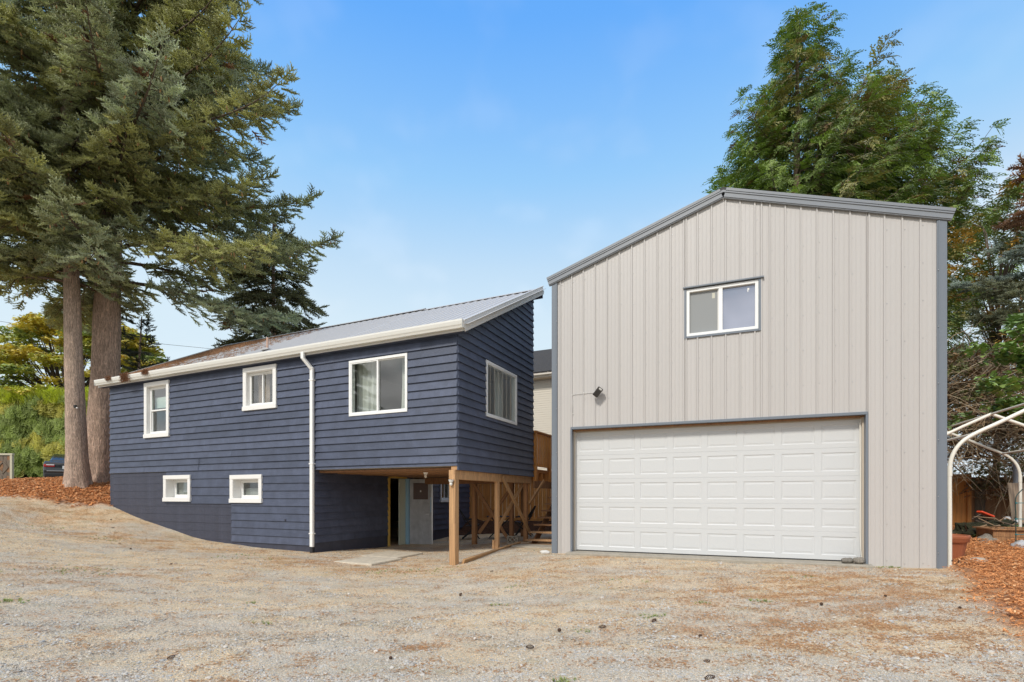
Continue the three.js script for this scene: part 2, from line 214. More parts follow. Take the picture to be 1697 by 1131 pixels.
{
  const axis = (a, b, st, far) => { const out = []; for (let x = a; x <= b + 1e-6; x += st) out.push(x); let d = st, x = b; while (x < far[1]) { d *= 1.35; x += d; out.push(x); } d = st; x = a; while (x > far[0]) { d *= 1.35; x -= d; out.unshift(x); } return out; };
  const xs = axis(-18, 12, 0.1, [-600, 600]), zs = axis(2.2, 19, 0.085, [-500, 900]);
  const pos = [], col = [], uv = [], idx = [];
  for (const Z of zs) for (const X of xs) {
    let h = groundH(X, Z); const near = X > -20 && X < 14 && Z > 1 && Z < 24;
    let c = [0.42, 0.385, 0.325];
    if (near) {
      const n = fbm2(X * 0.5, Z * 1.0, 4), f = fbm2(X * 3, Z * 4, 3);
      const blue = sstep(-0.1, 0.35, fbm2(X * 0.28 + 9, Z * 0.6, 3) + 0.25 * sstep(6, 3.5, Z));
      c = [lerp(0.66, 0.585, blue) * (1 + 0.16 * n + 0.12 * f), lerp(0.55, 0.535, blue) * (1 + 0.15 * n + 0.12 * f), lerp(0.395, 0.45, blue) * (1 + 0.13 * n + 0.12 * f)];
      const t = litterAt(X, Z); c = [lerp(c[0], 0.60, t * 0.85), lerp(c[1], 0.385, t * 0.85), lerp(c[2], 0.20, t * 0.85)];
      const tk = clamp(trackAt(X, Z)); c = [lerp(c[0], 0.62, tk * 0.55), lerp(c[1], 0.585, tk * 0.55), lerp(c[2], 0.525, tk * 0.55)]; h -= 0.02 * tk;
      const moss = 0.5 * sstep(0.28, 0.5, fbm2(X * 0.8 - 5, Z * 1.9 + 4, 4)); c = [lerp(c[0], 0.30, moss * 0.5), lerp(c[1], 0.29, moss * 0.5), lerp(c[2], 0.15, moss * 0.5)];
      const e = Math.min(edgeDist(mulchL, X, Z), edgeDist(mulchR, X, Z)) + wob(X, Z), m = sstep(0.22, -0.15, e);
      c = [lerp(c[0], 0.40, m), lerp(c[1], 0.16, m), lerp(c[2], 0.055, m)]; h += 0.05 * m * (1 + noise2(X * 3, Z * 3));
      h += 0.004 * noise2(X * 5, Z * 5);
    } else c = Z > 24 && X < -8 ? [0.12, 0.15, 0.06] : [0.22, 0.20, 0.13];
    pos.push(X, h + CY, -Z); col.push(c[0] * 1.85, c[1] * 1.85, c[2] * 1.85); uv.push(X / 1.3, Z / 1.3);
  }
  const w = xs.length; for (let j = 0; j + 1 < zs.length; j++) for (let i = 0; i + 1 < w; i++) { const a = j * w + i; idx.push(a, a + 1, a + w, a + 1, a + w + 1, a + w); }
  const g = tri(pos, idx); g.setAttribute('uv', new THREE.Float32BufferAttribute(uv, 2)); g.setAttribute('color', new THREE.Float32BufferAttribute(col, 3)); g.computeVertexNormals();
  structure('ground', g, new THREE.MeshStandardMaterial({ map: gravelMap, bumpMap: gravelBump, bumpScale: 0.012, vertexColors: true, roughness: 0.95, side: THREE.DoubleSide }));
}
const insideBuildings = (X, Z) => { const a = X - HO.x, b = -Z - HO.z, hx = a * Math.cos(HT) - b * Math.sin(HT), hz = a * Math.sin(HT) + b * Math.cos(HT); if (hx < -3.72 && hx > -11.75 && hz < 0.02 && hz > -7.8) return true; const c = X - GO.x, d = -Z - GO.z, gx = c * Math.cos(GT) - d * Math.sin(GT), gz = c * Math.sin(GT) + d * Math.cos(GT); return gx > -0.03 && gx < 6.56 && gz < 0.12 && gz > -9; };
{ // loose stones on the driveway
  reseed(21);
  const stone = new THREE.IcosahedronGeometry(1, 0), p = stone.attributes.position; for (let i = 0; i < p.count; i++) { const k = 1 + 0.25 * noise3(p.getX(i) * 2, p.getY(i) * 2, p.getZ(i) * 2); p.setXYZ(i, p.getX(i) * k, p.getY(i) * k * 0.62, p.getZ(i) * k); } stone.computeVertexNormals();
  const ms = [], cs = []; const q = new THREE.Quaternion(), e = new THREE.Euler();
  while (ms.length < 190000) {
    const Z = 2.6 + 10.5 * Math.pow(rnd(), 1.7), X = rr(-1.1, 1.1) * Z * 1.02; if (insideBuildings(X, Z)) continue;
    if (Math.min(edgeDist(mulchL, X, Z), edgeDist(mulchR, X, Z)) + wob(X, Z) < 0) continue;
    const patch = fbm2(X * 1.1 + 20, Z * 1.7, 3); if (rnd() > 0.55 + 1.1 * patch) continue; const lt = litterAt(X, Z); if (rnd() < lt * 0.7 || rnd() < trackAt(X, Z) * 0.75) continue;
    const s = 0.0032 + 0.0055 * Math.pow(rnd(), 2.6) * (1 + 0.5 * sstep(0, 0.4, patch)) + (rnd() < 0.004 ? 0.012 : 0);
    const g = gP(X, Z, s * 0.25 - 0.001); e.set(rr(-0.5, 0.5), rr(0, 6.3), rr(-0.5, 0.5)); q.setFromEuler(e);
    ms.push(new THREE.Matrix4().compose(g, q, V(s * rr(0.8, 1.4), s * rr(0.7, 1.1), s * rr(0.8, 1.3))));
    const t = rr(0.33, 0.58), w = rnd(); cs.push(w < 0.6 ? rgb(t, t * 0.92, t * 0.80) : w < 0.82 ? rgb(t * 0.90, t * 0.89, t * 0.86) : rgb(t * 0.98, t * 0.80, t * 0.60));
  }
  const o = instanced('gravel', stone, mat(1, 1, 1, 0.9), ms, cs); tag(o, 'loose grey and tan gravel stones covering the driveway', 'gravel');
}
function chips(name, poly, n, label, zone) {
  const g = box(1, 0.18, 0.42), ms = [], cs = [], q = new THREE.Quaternion(), e = new THREE.Euler(); let guard = 0;
  while (ms.length < n && guard++ < n * 12) {
    const Z = rr(zone[2], zone[3]), X = rr(zone[0], zone[1]); const d = edgeDist(poly, X, Z) + wob(X, Z); if (d > 0.25 || insideBuildings(X, Z)) continue; if (d > -0.15 && rnd() < (d + 0.15) / 0.4 + 0.15) continue;
    const s = rr(0.016, 0.045) * (X < 0 ? 1.7 : 1); e.set(rr(-0.6, 0.6), rr(0, 6.3), rr(-0.5, 0.5)); q.setFromEuler(e);
    ms.push(new THREE.Matrix4().compose(gP(X, Z, 0.02 + 0.05 * (1 + noise2(X * 3, Z * 3)) * (d < 0 ? 1 : 0.3) + rr(0, 0.03)), q, V(s, s * rr(0.6, 1.2), s * rr(0.6, 1.2))));
    const t = rr(0.65, 1.45); cs.push(rnd() < 0.12 ? rgb(0.62 * t, 0.36 * t, 0.18 * t) : rgb(0.52 * t, 0.225 * t, 0.082 * t));
  }
  tag(instanced(name, g, mat(1, 1, 1, 0.9), ms, cs), label, 'bark mulch');
}
reseed(31);
chips('bark_mulch', mulchL, 30000, 'orange bark mulch banked round the tall spruce trunks', [-20, -10.5, 14.4, 19.5]);
chips('bark_mulch', mulchR, 70000, 'dark orange bark mulch beside the grey garage', [4, 14, 3.4, 15]);
{ // dry needles
  reseed(41); const g = box(1, 0.05, 0.06), ms = [], cs = [], q = new THREE.Quaternion(), e = new THREE.Euler(); let guard = 0;
  while (ms.length < 50000 && guard++ < 900000) { const Z = 3 + 12 * rnd(), X = rr(-1.05, 1.02) * Z; if (insideBuildings(X, Z)) continue; const t = litterAt(X, Z); if (rnd() > t * 0.8) continue; const s = rr(0.012, 0.038); e.set(rr(-0.15, 0.15), rr(0, 6.3), rr(-0.15, 0.15)); q.setFromEuler(e); ms.push(new THREE.Matrix4().compose(gP(X, Z, 0.006), q, V(s, s * 0.8 + 0.01, 0.06 + s))); const k = rr(0.7, 1.3); cs.push(rgb(0.40 * k, 0.21 * k, 0.095 * k)); }
  tag(instanced('needle_litter', g, mat(1, 1, 1, 0.9), ms, cs), 'fallen brown conifer needles scattered over the gravel', 'needle litter');
}
{ // weeds
  reseed(51); const bl = []; for (let i = 0; i < 9; i++) { const a = rr(0, 6.28), l = rr(0.5, 1), o = rr(0.3, 0.8); bl.push(tri([Math.cos(a + 1.4) * 0.06, 0, Math.sin(a + 1.4) * 0.06, -Math.cos(a + 1.4) * 0.06, 0, -Math.sin(a + 1.4) * 0.06, Math.cos(a) * o, l, Math.sin(a) * o])); }
  const g = mergeGeometries(bl); g.computeVertexNormals(); const ms = [], cs = [];
  for (const [X, Z, n, sp] of [[-5.9, 6.1, 40, 0.12], [1.55, 5.6, 26, 0.1], [3.0, 6.2, 20, 0.08], [2.3, 6.2, 14, 0.07], [0.4, 3.75, 20, 0.07], [0.7, 5.1, 14, 0.08], [-9.6, 12.1, 30, 0.3], [-5.4, 10.6, 40, 0.5], [-7, 8.4, 30, 0.4], [-3.1, 10.4, 10, 0.06], [-2, 9.2, 50, 0.5], [-1.4, 9.5, 26, 0.35], [-11.6, 12.6, 30, 0.3], [-3.2, 6.3, 10, 0.06], [0, 7.5, 16, 0.2], [1.6, 7.6, 18, 0.3], [6.05, 8.35, 24, 0.1], [6.2, 8.3, 10, 0.05], [-2.6, 5.4, 12, 0.08], [-0.2, 6.3, 12, 0.1], [4.3, 7.6, 12, 0.15], [-8.2, 7.9, 26, 0.3], [-6.8, 8.0, 24, 0.3]])
    for (let i = 0; i < n; i++) { const x = X + sp * rr(-1, 1) * 1.4, z = Z + sp * rr(-1, 1) * 0.8, s = rr(0.012, 0.045); ms.push(new THREE.Matrix4().makeRotationY(rr(0, 6.28)).scale(V(s * 1.4, s, s * 1.4)).setPosition(gP(x, z, 0))); const k = rr(0.7, 1.3); cs.push(rgb(0.20 * k, 0.27 * k, 0.055 * k)); }
  tag(instanced('weeds', g, mat(1, 1, 1, 0.8), ms, cs), 'small green weeds sprouting through the gravel', 'weeds');
}
// ------------------------------------------------------------------ lap siding and windows
function clipPoly(poly, f) { const out = []; for (let i = 0; i < poly.length; i++) { const a = poly[i], b = poly[(i + 1) % poly.length], fa = f(a), fb = f(b); if (fa >= 0) out.push(a); if (fa * fb < 0) { const t = fa / (fa - fb); out.push([lerp(a[0], b[0], t), lerp(a[1], b[1], t)]); } } return out; }
function lapPiece(poly, yb, pitch, thick, off = 0) { // a board: thick at its lower edge, thin at its top, cut to a convex outline
  const n = poly.length, z = (y) => off + lerp(thick, 0.004, clamp((y - yb) / (pitch + 0.02), 0, 1)); const pos = [], push = (...q) => q.forEach((p) => pos.push(...p));
  const F = poly.map(([x, y]) => [x, y, z(y)]), B = poly.map(([x, y]) => [x, y, -0.002]);
  for (let i = 1; i + 1 < n; i++) { push(F[0], F[i], F[i + 1]); push(B[0], B[i + 1], B[i]); }
  for (let i = 0; i < n; i++) { const j = (i + 1) % n; push(F[i], B[i], B[j], F[i], B[j], F[j]); }
  const g = tri(pos); g.computeVertexNormals(); return metreUV(g);
}
const rectShape = (poly, holes) => { const s = new THREE.Shape(poly.map(([x, y]) => new THREE.Vector2(x, y))); for (const [x0, x1, y0, y1] of holes) s.holes.push(new THREE.Path([[x0, y0], [x0, y1], [x1, y1], [x1, y0]].map(([x, y]) => new THREE.Vector2(x, y)))); return s; };
function lapWall(parent, name, outline, holes, rows, { pos = V(0, 0, 0), turn = 0, top, backing = M.drywall, thick = 0.038, mats = M.navy, joint = true, depth = 0.13, limit } = {}) {
  const g = metreUV(new THREE.ExtrudeGeometry(rectShape(outline, holes), { depth, bevelEnabled: false })).translate(0, 0, -depth - 0.004);
  const wall = part(parent, name, g, backing, pos, [0, turn, 0]);
  for (const { x0, x1, y0, y1, start, pitch } of rows) for (let yb = start; yb < y1; yb += pitch) {
    const lo = Math.max(yb, y0), hi = Math.min(yb + pitch + 0.018, y1); if (hi - lo < 0.02) continue;
    const cuts = new Set([x0, x1]); for (const h of holes) if (h[2] < hi && h[3] > lo) { if (h[0] > x0 && h[0] < x1) cuts.add(h[0]); if (h[1] > x0 && h[1] < x1) cuts.add(h[1]); }
    const joints = new Set(); if (joint) for (let q = x0 + rr(1.2, 4.6); q < x1 - 0.6; q += rr(2.4, 4.9)) { cuts.add(q); joints.add(q); }
    const e = [...cuts].sort((a, b) => a - b); let m = pick(mats);
    for (let i = 0; i + 1 < e.length; i++) {
      const a = e[i] + (joints.has(e[i]) ? 0.0012 : 0), b = e[i + 1] - (joints.has(e[i + 1]) ? 0.0012 : 0); if (b - a < 0.01) continue; if (joints.has(e[i])) m = pick(mats);
      let bits = [[lo, hi]]; for (const h of holes) if (h[0] < (a + b) / 2 && h[1] > (a + b) / 2) bits = bits.flatMap(([s, t]) => [[s, Math.min(t, h[2])], [Math.max(s, h[3]), t]].filter(([s2, t2]) => t2 - s2 > 0.004));
      for (const [s, t] of bits) { let poly = [[a, s], [b, s], [b, t], [a, t]]; if (top) poly = clipPoly(poly, ([x, y]) => top(x) - y); if (poly.length > 2) part(wall, 'siding_board', lapPiece(poly, yb + rr(-0.002, 0.002), pitch, thick + rr(-0.002, 0.002)), m); }
    }
  }
  return wall;
}
function windowUnit(parent, x0, x1, y0, y1, { recess = 0.09, casing = 0, kind = 'slider', face = 0.034, glassA = M.glass, glassB = M.glass, turn = 0, pos = V(0, 0, 0), frame = 0.04 } = {}) {
  const w = new THREE.Group(); w.name = 'window'; w.position.copy(pos); w.rotation.y = turn; parent.add(w); const c = casing, z0 = -recess;
  if (c) { // mitre-free flat casing, proud of the siding
    part(w, 'casing', span(x0 - c, x1 + c, y1, y1 + c, -0.002, face + 0.024, 0.004), M.white); part(w, 'casing', span(x0 - c - 0.012, x1 + c + 0.012, y0 - c, y0, -0.002, face + 0.034, 0.004), M.white);
    part(w, 'casing', span(x0 - c, x0, y0 + 0.001, y1 - 0.001, -0.002, face + 0.02, 0.004), M.white); part(w, 'casing', span(x1, x1 + c, y0 + 0.001, y1 - 0.001, -0.002, face + 0.02, 0.004), M.white);
    const l = 0.012; part(w, 'jamb_liner', span(x0, x0 + l, y0 + l, y1 - l, z0 - 0.03, face + 0.012), M.white); part(w, 'jamb_liner', span(x1 - l, x1, y0 + l, y1 - l, z0 - 0.03, face + 0.012), M.white); part(w, 'jamb_liner', span(x0, x1, y1 - l, y1, z0 - 0.03, face + 0.012), M.white); part(w, 'jamb_liner', span(x0, x1, y0, y0 + l, z0 - 0.03, face + 0.014), M.white);
  }
  const i = c ? 0.013 : 0, a = x0 + i, b = x1 - i, p = y0 + i, q = y1 - i, f = frame, zf = c ? z0 + 0.03 : face + 0.012, zb = c ? z0 - 0.03 : z0;
  const shape = (A, B, C, D, t, zA, zB) => metreUV(new THREE.ExtrudeGeometry(rectShape([[A, C], [B, C], [B, D], [A, D]], [[A + t, B - t, C + t, D - t]]), { depth: zA - zB - 0.004, bevelEnabled: true, bevelSize: 0.002, bevelThickness: 0.002, bevelSegments: 1 })).translate(0, 0, zB + 0.002);
  part(w, 'frame', shape(a, b, p, q, f, zf, zb), M.vinyl);
  const s = f * 0.75, mid = (a + b) / 2, my = (p + q) / 2;
  const sash = (A, B, C, D, z, g, nm = 'sash') => { part(w, nm, shape(A, B, C, D, s, z, z - 0.025), M.vinyl); part(w, 'pane', span(A + s - 0.004, B - s + 0.004, C + s - 0.004, D - s + 0.004, z - 0.014, z - 0.009), g); };
  if (kind === 'slider') { sash(a + f * 0.7, mid + s * 0.6, p + f * 0.7, q - f * 0.7, zf - 0.008, glassA); sash(mid - s * 0.4, b - f * 0.7, p + f * 0.7, q - f * 0.7, zf - 0.036, glassB); }
  else if (kind === 'hung') { sash(a + f * 0.7, b - f * 0.7, my - s * 0.5, q - f * 0.7, zf - 0.008, glassA); sash(a + f * 0.7, b - f * 0.7, p + f * 0.7, my + s * 0.5, zf - 0.036, glassB); }
  else sash(a + f * 0.7, b - f * 0.7, p + f * 0.7, q - f * 0.7, zf - 0.012, glassA);
  return w;
}
function curtain(parent, x0, x1, y0, y1, z, m = M.curtain, amp = 0.035, wave = 0.13) {
  const pos = [], idx = [], n = Math.ceil((x1 - x0) / 0.012), ph = rr(0, 6); for (let j = 0; j <= 6; j++) for (let i = 0; i <= n; i++) { const t = i / n, y = lerp(y0, y1, j / 6); pos.push(lerp(x0, x1, t) + 0.02 * noise2(t * 3, j * 0.3 + ph), y, z + amp * Math.sin(t * (x1 - x0) / wave * 6.283 + ph + 0.4 * noise2(t * 4, j * 0.2)) * (0.6 + 0.4 * noise2(t * 3 + ph, 2))); }
  for (let j = 0; j < 6; j++) for (let i = 0; i < n; i++) { const a = j * (n + 1) + i; idx.push(a, a + 1, a + n + 1, a + 1, a + n + 2, a + n + 1); }
  const g = tri(pos, idx); g.computeVertexNormals(); return part(parent, 'curtain', g, m);
}

// ------------------------------------------------------------------ navy house
reseed(101);
const house = thing('blue_house', 'navy blue lap-sided house with a raised room on wooden posts', 'house', HO, HT);
{
  const H = house, RS = (5.42 - 3.27) / 4.05, roofY = (z) => 3.27 + (0.15 - z) * RS;     // underside of the roof over z
  const hung = [-9.91, -9.035, 1.71, 3.02], slide = [-5.93, -5.01, 2.185, 3.01], small1 = [-9.06, -8.14, -0.04, 0.46], small2 = [-6.41, -5.49, -0.06, 0.425], boxWin = [-2.70, -1.167, 1.735, 2.93];
  const topY = 3.31;
  // long wall of the main house, upper siding
  lapWall(H, 'wall', [[-11.7, 0.66], [-3.75, 0.66], [-3.75, topY], [-11.7, topY]], [hung, slide], [{ x0: -11.70, x1: -3.75, y0: 0.665, y1: topY, start: 0.665, pitch: 0.164 }]);
  // basement: painted concrete with form-board bands, lap siding round the little windows
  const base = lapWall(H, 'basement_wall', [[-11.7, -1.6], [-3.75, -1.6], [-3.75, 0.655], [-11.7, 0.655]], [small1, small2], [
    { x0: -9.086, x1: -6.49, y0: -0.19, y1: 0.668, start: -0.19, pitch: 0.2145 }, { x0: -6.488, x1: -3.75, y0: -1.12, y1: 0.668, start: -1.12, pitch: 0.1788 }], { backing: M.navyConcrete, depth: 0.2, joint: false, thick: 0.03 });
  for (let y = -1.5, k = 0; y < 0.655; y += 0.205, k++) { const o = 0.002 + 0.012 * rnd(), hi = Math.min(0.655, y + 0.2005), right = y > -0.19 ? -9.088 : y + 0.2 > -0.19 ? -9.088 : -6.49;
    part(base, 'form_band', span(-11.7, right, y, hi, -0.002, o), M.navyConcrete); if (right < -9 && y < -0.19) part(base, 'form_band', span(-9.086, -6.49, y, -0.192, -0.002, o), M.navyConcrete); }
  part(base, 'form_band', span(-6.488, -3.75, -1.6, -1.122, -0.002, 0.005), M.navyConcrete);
  // raised room: long side and end wall
  lapWall(H, 'wall', [[-3.75, 0.60], [0, 0.60], [0, topY], [-3.75, topY]], [boxWin], [{ x0: -3.749, x1: 0.004, y0: 0.598, y1: topY, start: 0.501, pitch: 0.164 }]);
  part(H, 'corner_strip', span(-3.762, -3.738, 0.61, topY, 0.0, 0.03), M.navy[0]);
  const endWin = [1.17, 2.765, 1.735, 2.95], endTop = (a) => roofY(-a) + 0.01;
  lapWall(H, 'wall', [[0, 0.52], [3.86, 0.52], [3.86, endTop(3.86)], [0, endTop(0)]], [endWin], [{ x0: -0.004, x1: 3.866, y0: 0.515, y1: 5.5, start: 0.511, pitch: 0.164 }], { turn: Math.PI / 2, top: endTop, backing: M.newWood[0] });
  lapWall(H, 'wall', [[0, 0.52], [3.75, 0.52], [3.75, 5.30], [0, 5.30]], [], [{ x0: -0.01, x1: 3.75, y0: 0.515, y1: 5.30, start: 0.511, pitch: 0.164 }], { turn: Math.PI, pos: V(0, 0, -3.86), joint: false });
  // gable wall of the main house below the raised room
  const doorHole = [2.66, 3.42, -1.5, 0.50], gWin = [5.24, 5.92, -0.12, 0.50];
  lapWall(H, 'wall', [[0, -1.6], [7.72, -1.6], [7.72, 3.3], [3.86, 5.4], [0, 3.3]], [doorHole, gWin], [{ x0: -0.004, x1: 7.72, y0: -1.06, y1: 0.62, start: -1.06, pitch: 0.172 }, { x0: 3.88, x1: 7.72, y0: 0.62, y1: 5.4, start: 0.66, pitch: 0.164 }], { turn: Math.PI / 2, pos: V(-3.75, 0, 0), top: (a) => Math.min(3.3 + a * 0.54, 3.3 + (7.72 - a) * 0.54) });
  part(H, 'footing', span(-3.75, -3.735, -1.6, -1.062, -2.655, 0), M.navyConcrete); part(H, 'footing', span(-3.75, -3.735, -1.6, -1.062, -7.7, -3.425), M.navyConcrete);
  lapWall(H, 'wall', [[0, -1.2], [7.72, -1.2], [7.72, 3.3], [3.86, 5.4], [0, 3.3]], [], [{ x0: 0, x1: 7.72, y0: 0.0, y1: 5.4, start: 0.0, pitch: 0.164 }], { turn: -Math.PI / 2, pos: V(-11.7, 0, -7.72), top: (a) => Math.min(3.3 + a * 0.54, 3.3 + (7.72 - a) * 0.54), joint: false });
  part(H, 'back_wall', span(-11.7, -3.75, -1.6, 3.3, -7.72, -7.58), M.navy[1]);
  // floors
  part(H, 'floor', span(-11.55, -3.9, 0.50, 0.64, -7.56, -0.22), M.carpet); part(H, 'basement_floor', span(-11.5, -3.9, -1.52, -1.40, -7.5, -0.22), M.concrete);
  part(H, 'floor', span(-3.74, -0.14, 0.585, 0.66, -3.72, -0.14), M.carpet);
  for (let i = 0; i < 13; i++) { const a = -0.13 - i * 0.285; part(H, 'floor_plank', span(-3.73, -0.15, 0.535 + rr(0, 0.012), 0.575, a - 0.282, a), pick(M.brownWood)); }
  part(H, 'partition', span(-3.95, -3.87, 0.66, 3.11, -7.5, -0.2), M.drywall); part(H, 'partition', span(-8.1, -8.0, 0.66, 3.11, -7.5, -0.2), M.darkRoom);
  part(H, 'ceiling', span(-11.5, -0.15, 3.12, 3.16, -3.7, -0.16), M.drywall);
  // windows
  windowUnit(H, ...hung, { casing: 0.105, kind: 'hung', recess: 0.07, frame: 0.045 }); windowUnit(H, ...slide, { casing: 0.105, recess: 0.07 });
  windowUnit(H, ...small1, { casing: 0.1, kind: 'fixed', recess: 0.2, frame: 0.05 }); windowUnit(H, ...small2, { casing: 0.1, kind: 'fixed', recess: 0.2, frame: 0.05 });
  windowUnit(H, ...boxWin, { kind: 'slider', frame: 0.05, face: 0.03 });
  windowUnit(H, ...endWin, { kind: 'fixed', frame: 0.05, face: 0.03, turn: Math.PI / 2 });
  windowUnit(H, ...gWin, { casing: 0.07, kind: 'slider', turn: Math.PI / 2, pos: V(-3.75, 0, 0) });
  curtain(H, -2.74, -2.15, 1.2, 2.98, -0.24); curtain(H, -1.5, -1.05, 1.2, 2.98, -0.24);
  const ec = curtain(H, 0, 0.5, 1.2, 3.0, 0); ec.rotation.y = Math.PI / 2; ec.position.set(-0.3, 0, -2.2);
  curtain(H, -5.9, -5.46, 2.0, 3.05, -0.25, mat(0.30, 0.21, 0.15, 0.9), 0.02); part(H, 'window_blind', span(-9.9, -9.05, 2.45, 2.75, -0.2, -0.18), mat(0.55, 0.62, 0.58, 0.8));
  part(H, 'window_blind', span(-9.0, -8.2, 0.0, 0.44, -0.27, -0.26), mat(0.30, 0.30, 0.28, 0.9)); part(H, 'window_blind', span(-6.35, -5.55, 0.0, 0.2, -0.27, -0.26), mat(0.30, 0.30, 0.28, 0.9));
  // roof: ribbed metal strips
  const L = Math.hypot(4.08, 4.08 * RS), ang = Math.atan(RS), pitch = 0.229;
  const prof = new THREE.Shape([[0, 0], [0, 0.006], [0.022, 0.006], [0.036, 0.026], [0.058, 0.026], [0.072, 0.006], [pitch - 0.001, 0.006], [pitch - 0.001, 0]].map((p) => new THREE.Vector2(...p)));
  const strip = metreUV(new THREE.ExtrudeGeometry(prof, { depth: L, bevelEnabled: false })); // runs along +z, turned up the slope
  const roof = part(H, 'roof', metreUV(tri([-12.0, 3.265, 0.17, 0.25, 3.265, 0.17, 0.25, 3.265 + 4.07 * RS, -3.9, -12.0, 3.265 + 4.07 * RS, -3.9, -12.0, 3.225, 0.17, 0.25, 3.225, 0.17, 0.25, 3.225 + 4.07 * RS, -3.9, -12.0, 3.225 + 4.07 * RS, -3.9], [0, 1, 2, 0, 2, 3, 4, 6, 5, 4, 7, 6, 0, 4, 5, 0, 5, 1, 3, 2, 6, 3, 6, 7, 0, 3, 7, 0, 7, 4, 1, 5, 6, 1, 6, 2])), M.greyWood);
  roof.geometry.computeVertexNormals();
  for (let x = -12.01; x < 0.2; x += pitch) part(roof, 'roof_panel', strip, M.roofMetal, V(x, 3.275 + RS * 4.08 + 0.004 * (x < -3.5 ? 1.6 : 0), -3.91), [ang, 0, 0]);
  const back = part(H, 'roof', metreUV(tri([-12.0, 3.27, -7.87, -3.45, 3.27, -7.87, -3.45, 5.44, -3.86, -12.0, 5.44, -3.86], [0, 2, 1, 0, 3, 2])), M.roofMetal); back.geometry.computeVertexNormals();
  const cap = (x0, x1, y) => part(roof, 'ridge_cap', metreUV(new THREE.ExtrudeGeometry(new THREE.Shape([[-0.13, -0.07], [0, 0], [0.13, -0.07], [0.13, -0.063], [0, 0.01], [-0.13, -0.063]].map((p) => new THREE.Vector2(...p))), { depth: x1 - x0, bevelEnabled: false })).rotateY(Math.PI / 2).translate(x0, y, -3.9), M.roofMetal);
  cap(-12.0, -3.4, 5.50); cap(-3.4, 0.26, 5.475);
  part(H, 'rake_board', bar(V(0.262, 3.235, 0.19), V(0.262, 5.42, -3.93), 0.03, 0.2), M.fascia); part(H, 'rake_cap', bar(V(0.264, 3.35, 0.19), V(0.264, 5.53, -3.93), 0.045, 0.02), M.fascia);
  part(H, 'rake_board', bar(V(-12.01, 3.245, 0.17), V(-12.01, 5.43, -3.9), 0.03, 0.16), M.fascia); part(H, 'rake_board', bar(V(-12.01, 5.43, -3.9), V(-12.01, 3.245, -7.9), 0.03, 0.16), M.fascia);
  part(H, 'rake_soffit', bar(V(0.13, 3.17, 0.15), V(0.13, 5.33, -3.92), 0.24, 0.012), M.navy[0]); part(H, 'fascia_board', span(-12.0, 0.24, 3.16, 3.30, 0.145, 0.165), M.fascia); part(H, 'soffit', span(-12.0, 0.24, 3.155, 3.17, 0.03, 0.144), M.navy[0]);
  part(H, 'peak_fascia', span(-3.4, 0.25, 5.22, 5.42, -3.96, -3.925), M.navy[0]);
  // gutter, K profile
  const gp = [[0.168, 3.20], [0.238, 3.20], [0.252, 3.235], [0.268, 3.26], [0.284, 3.32], [0.284, 3.352], [0.268, 3.352], [0.268, 3.338], [0.255, 3.27], [0.24, 3.245], [0.23, 3.208], [0.176, 3.208], [0.176, 3.345], [0.168, 3.345]];
  const gut = metreUV(new THREE.ExtrudeGeometry(new THREE.Shape(gp.map(([z, y]) => new THREE.Vector2(z, y))), { depth: 12.26, bevelEnabled: false })).rotateY(-Math.PI / 2); // shape x -> +z? turned below
  gut.scale(1, 1, 1); const gm = part(H, 'gutter', gut, M.gutter, V(0.272, 0, 0)); for (const x of [-11.98, 0.265]) part(gm, 'end_cap', span(x - 0.272, x - 0.268, 3.20, 3.35, 0.168, 0.282), M.gutter);
  // downspout
  const dx = -3.86; const ds = part(H, 'downspout', mergeGeometries([bar(V(dx, 3.22, 0.22), V(dx, 3.07, 0.22), 0.085, 0.065, 0.01), bar(V(dx, 3.09, 0.22), V(dx + 0.12, 2.86, 0.075), 0.085, 0.065, 0.01), bar(V(dx + 0.12, 2.90, 0.075), V(dx + 0.12, -1.14, 0.075), 0.085, 0.065, 0.01)]), M.downspout);
  part(ds, 'drain_boot', new THREE.CylinderGeometry(0.035, 0.05, 0.14, 10).translate(dx + 0.12, -1.2, 0.075), M.black); for (const y of [2.6, 0.72, -0.85]) part(ds, 'strap', span(dx + 0.06, dx + 0.18, y, y + 0.025, 0.03, 0.112), M.downspout);
  // vent pipe on the roof, dangling cable
  part(H, 'vent_pipe', new THREE.CylinderGeometry(0.028, 0.028, 0.34, 10).translate(-6.15, roofY(-0.75) + 0.2, -0.75), mat(0.5, 0.33, 0.25, 0.7)); part(H, 'vent_flashing', span(-6.3, -6.0, roofY(-0.75) + 0.03, roofY(-0.75) + 0.06, -0.86, -0.64), M.roofMetal);
  part(H, 'cable', tube([V(-7.72, 0.98, 0.035), V(-7.70, 0.86, 0.04), V(-7.735, 0.74, 0.04), V(-7.71, 0.64, 0.035)], 0.006, 16, 6), M.navy[0]); part(H, 'hose_bib', new THREE.CylinderGeometry(0.025, 0.025, 0.03, 12).rotateX(Math.PI / 2).translate(-4.62, -0.55, 0.03), M.navyConcrete);
  // basement doorway: yellow jamb and head, pale inner panel, blue jamb, grey leaf standing open
  const yellow = mat(0.62, 0.40, 0.09, 0.6), blue = mat(0.30, 0.50, 0.66, 0.5), pale = mat(0.58, 0.62, 0.50, 0.8), leafM = mat(0.56, 0.585, 0.61, 0.5, { map: rep(paintMap, 0.8, 0.8) });
  part(H, 'door_jamb', span(-3.78, -3.71, -1.42, 0.56, -2.66, -2.585), yellow); part(H, 'door_head', span(-3.78, -3.71, 0.50, 0.57, -3.42, -2.585), yellow);
  part(H, 'inner_panel', span(-3.80, -3.76, -1.38, 0.49, -3.41, -3.14), pale); part(H, 'door_jamb', span(-3.78, -3.66, -1.42, 0.50, -3.53, -3.415), blue);
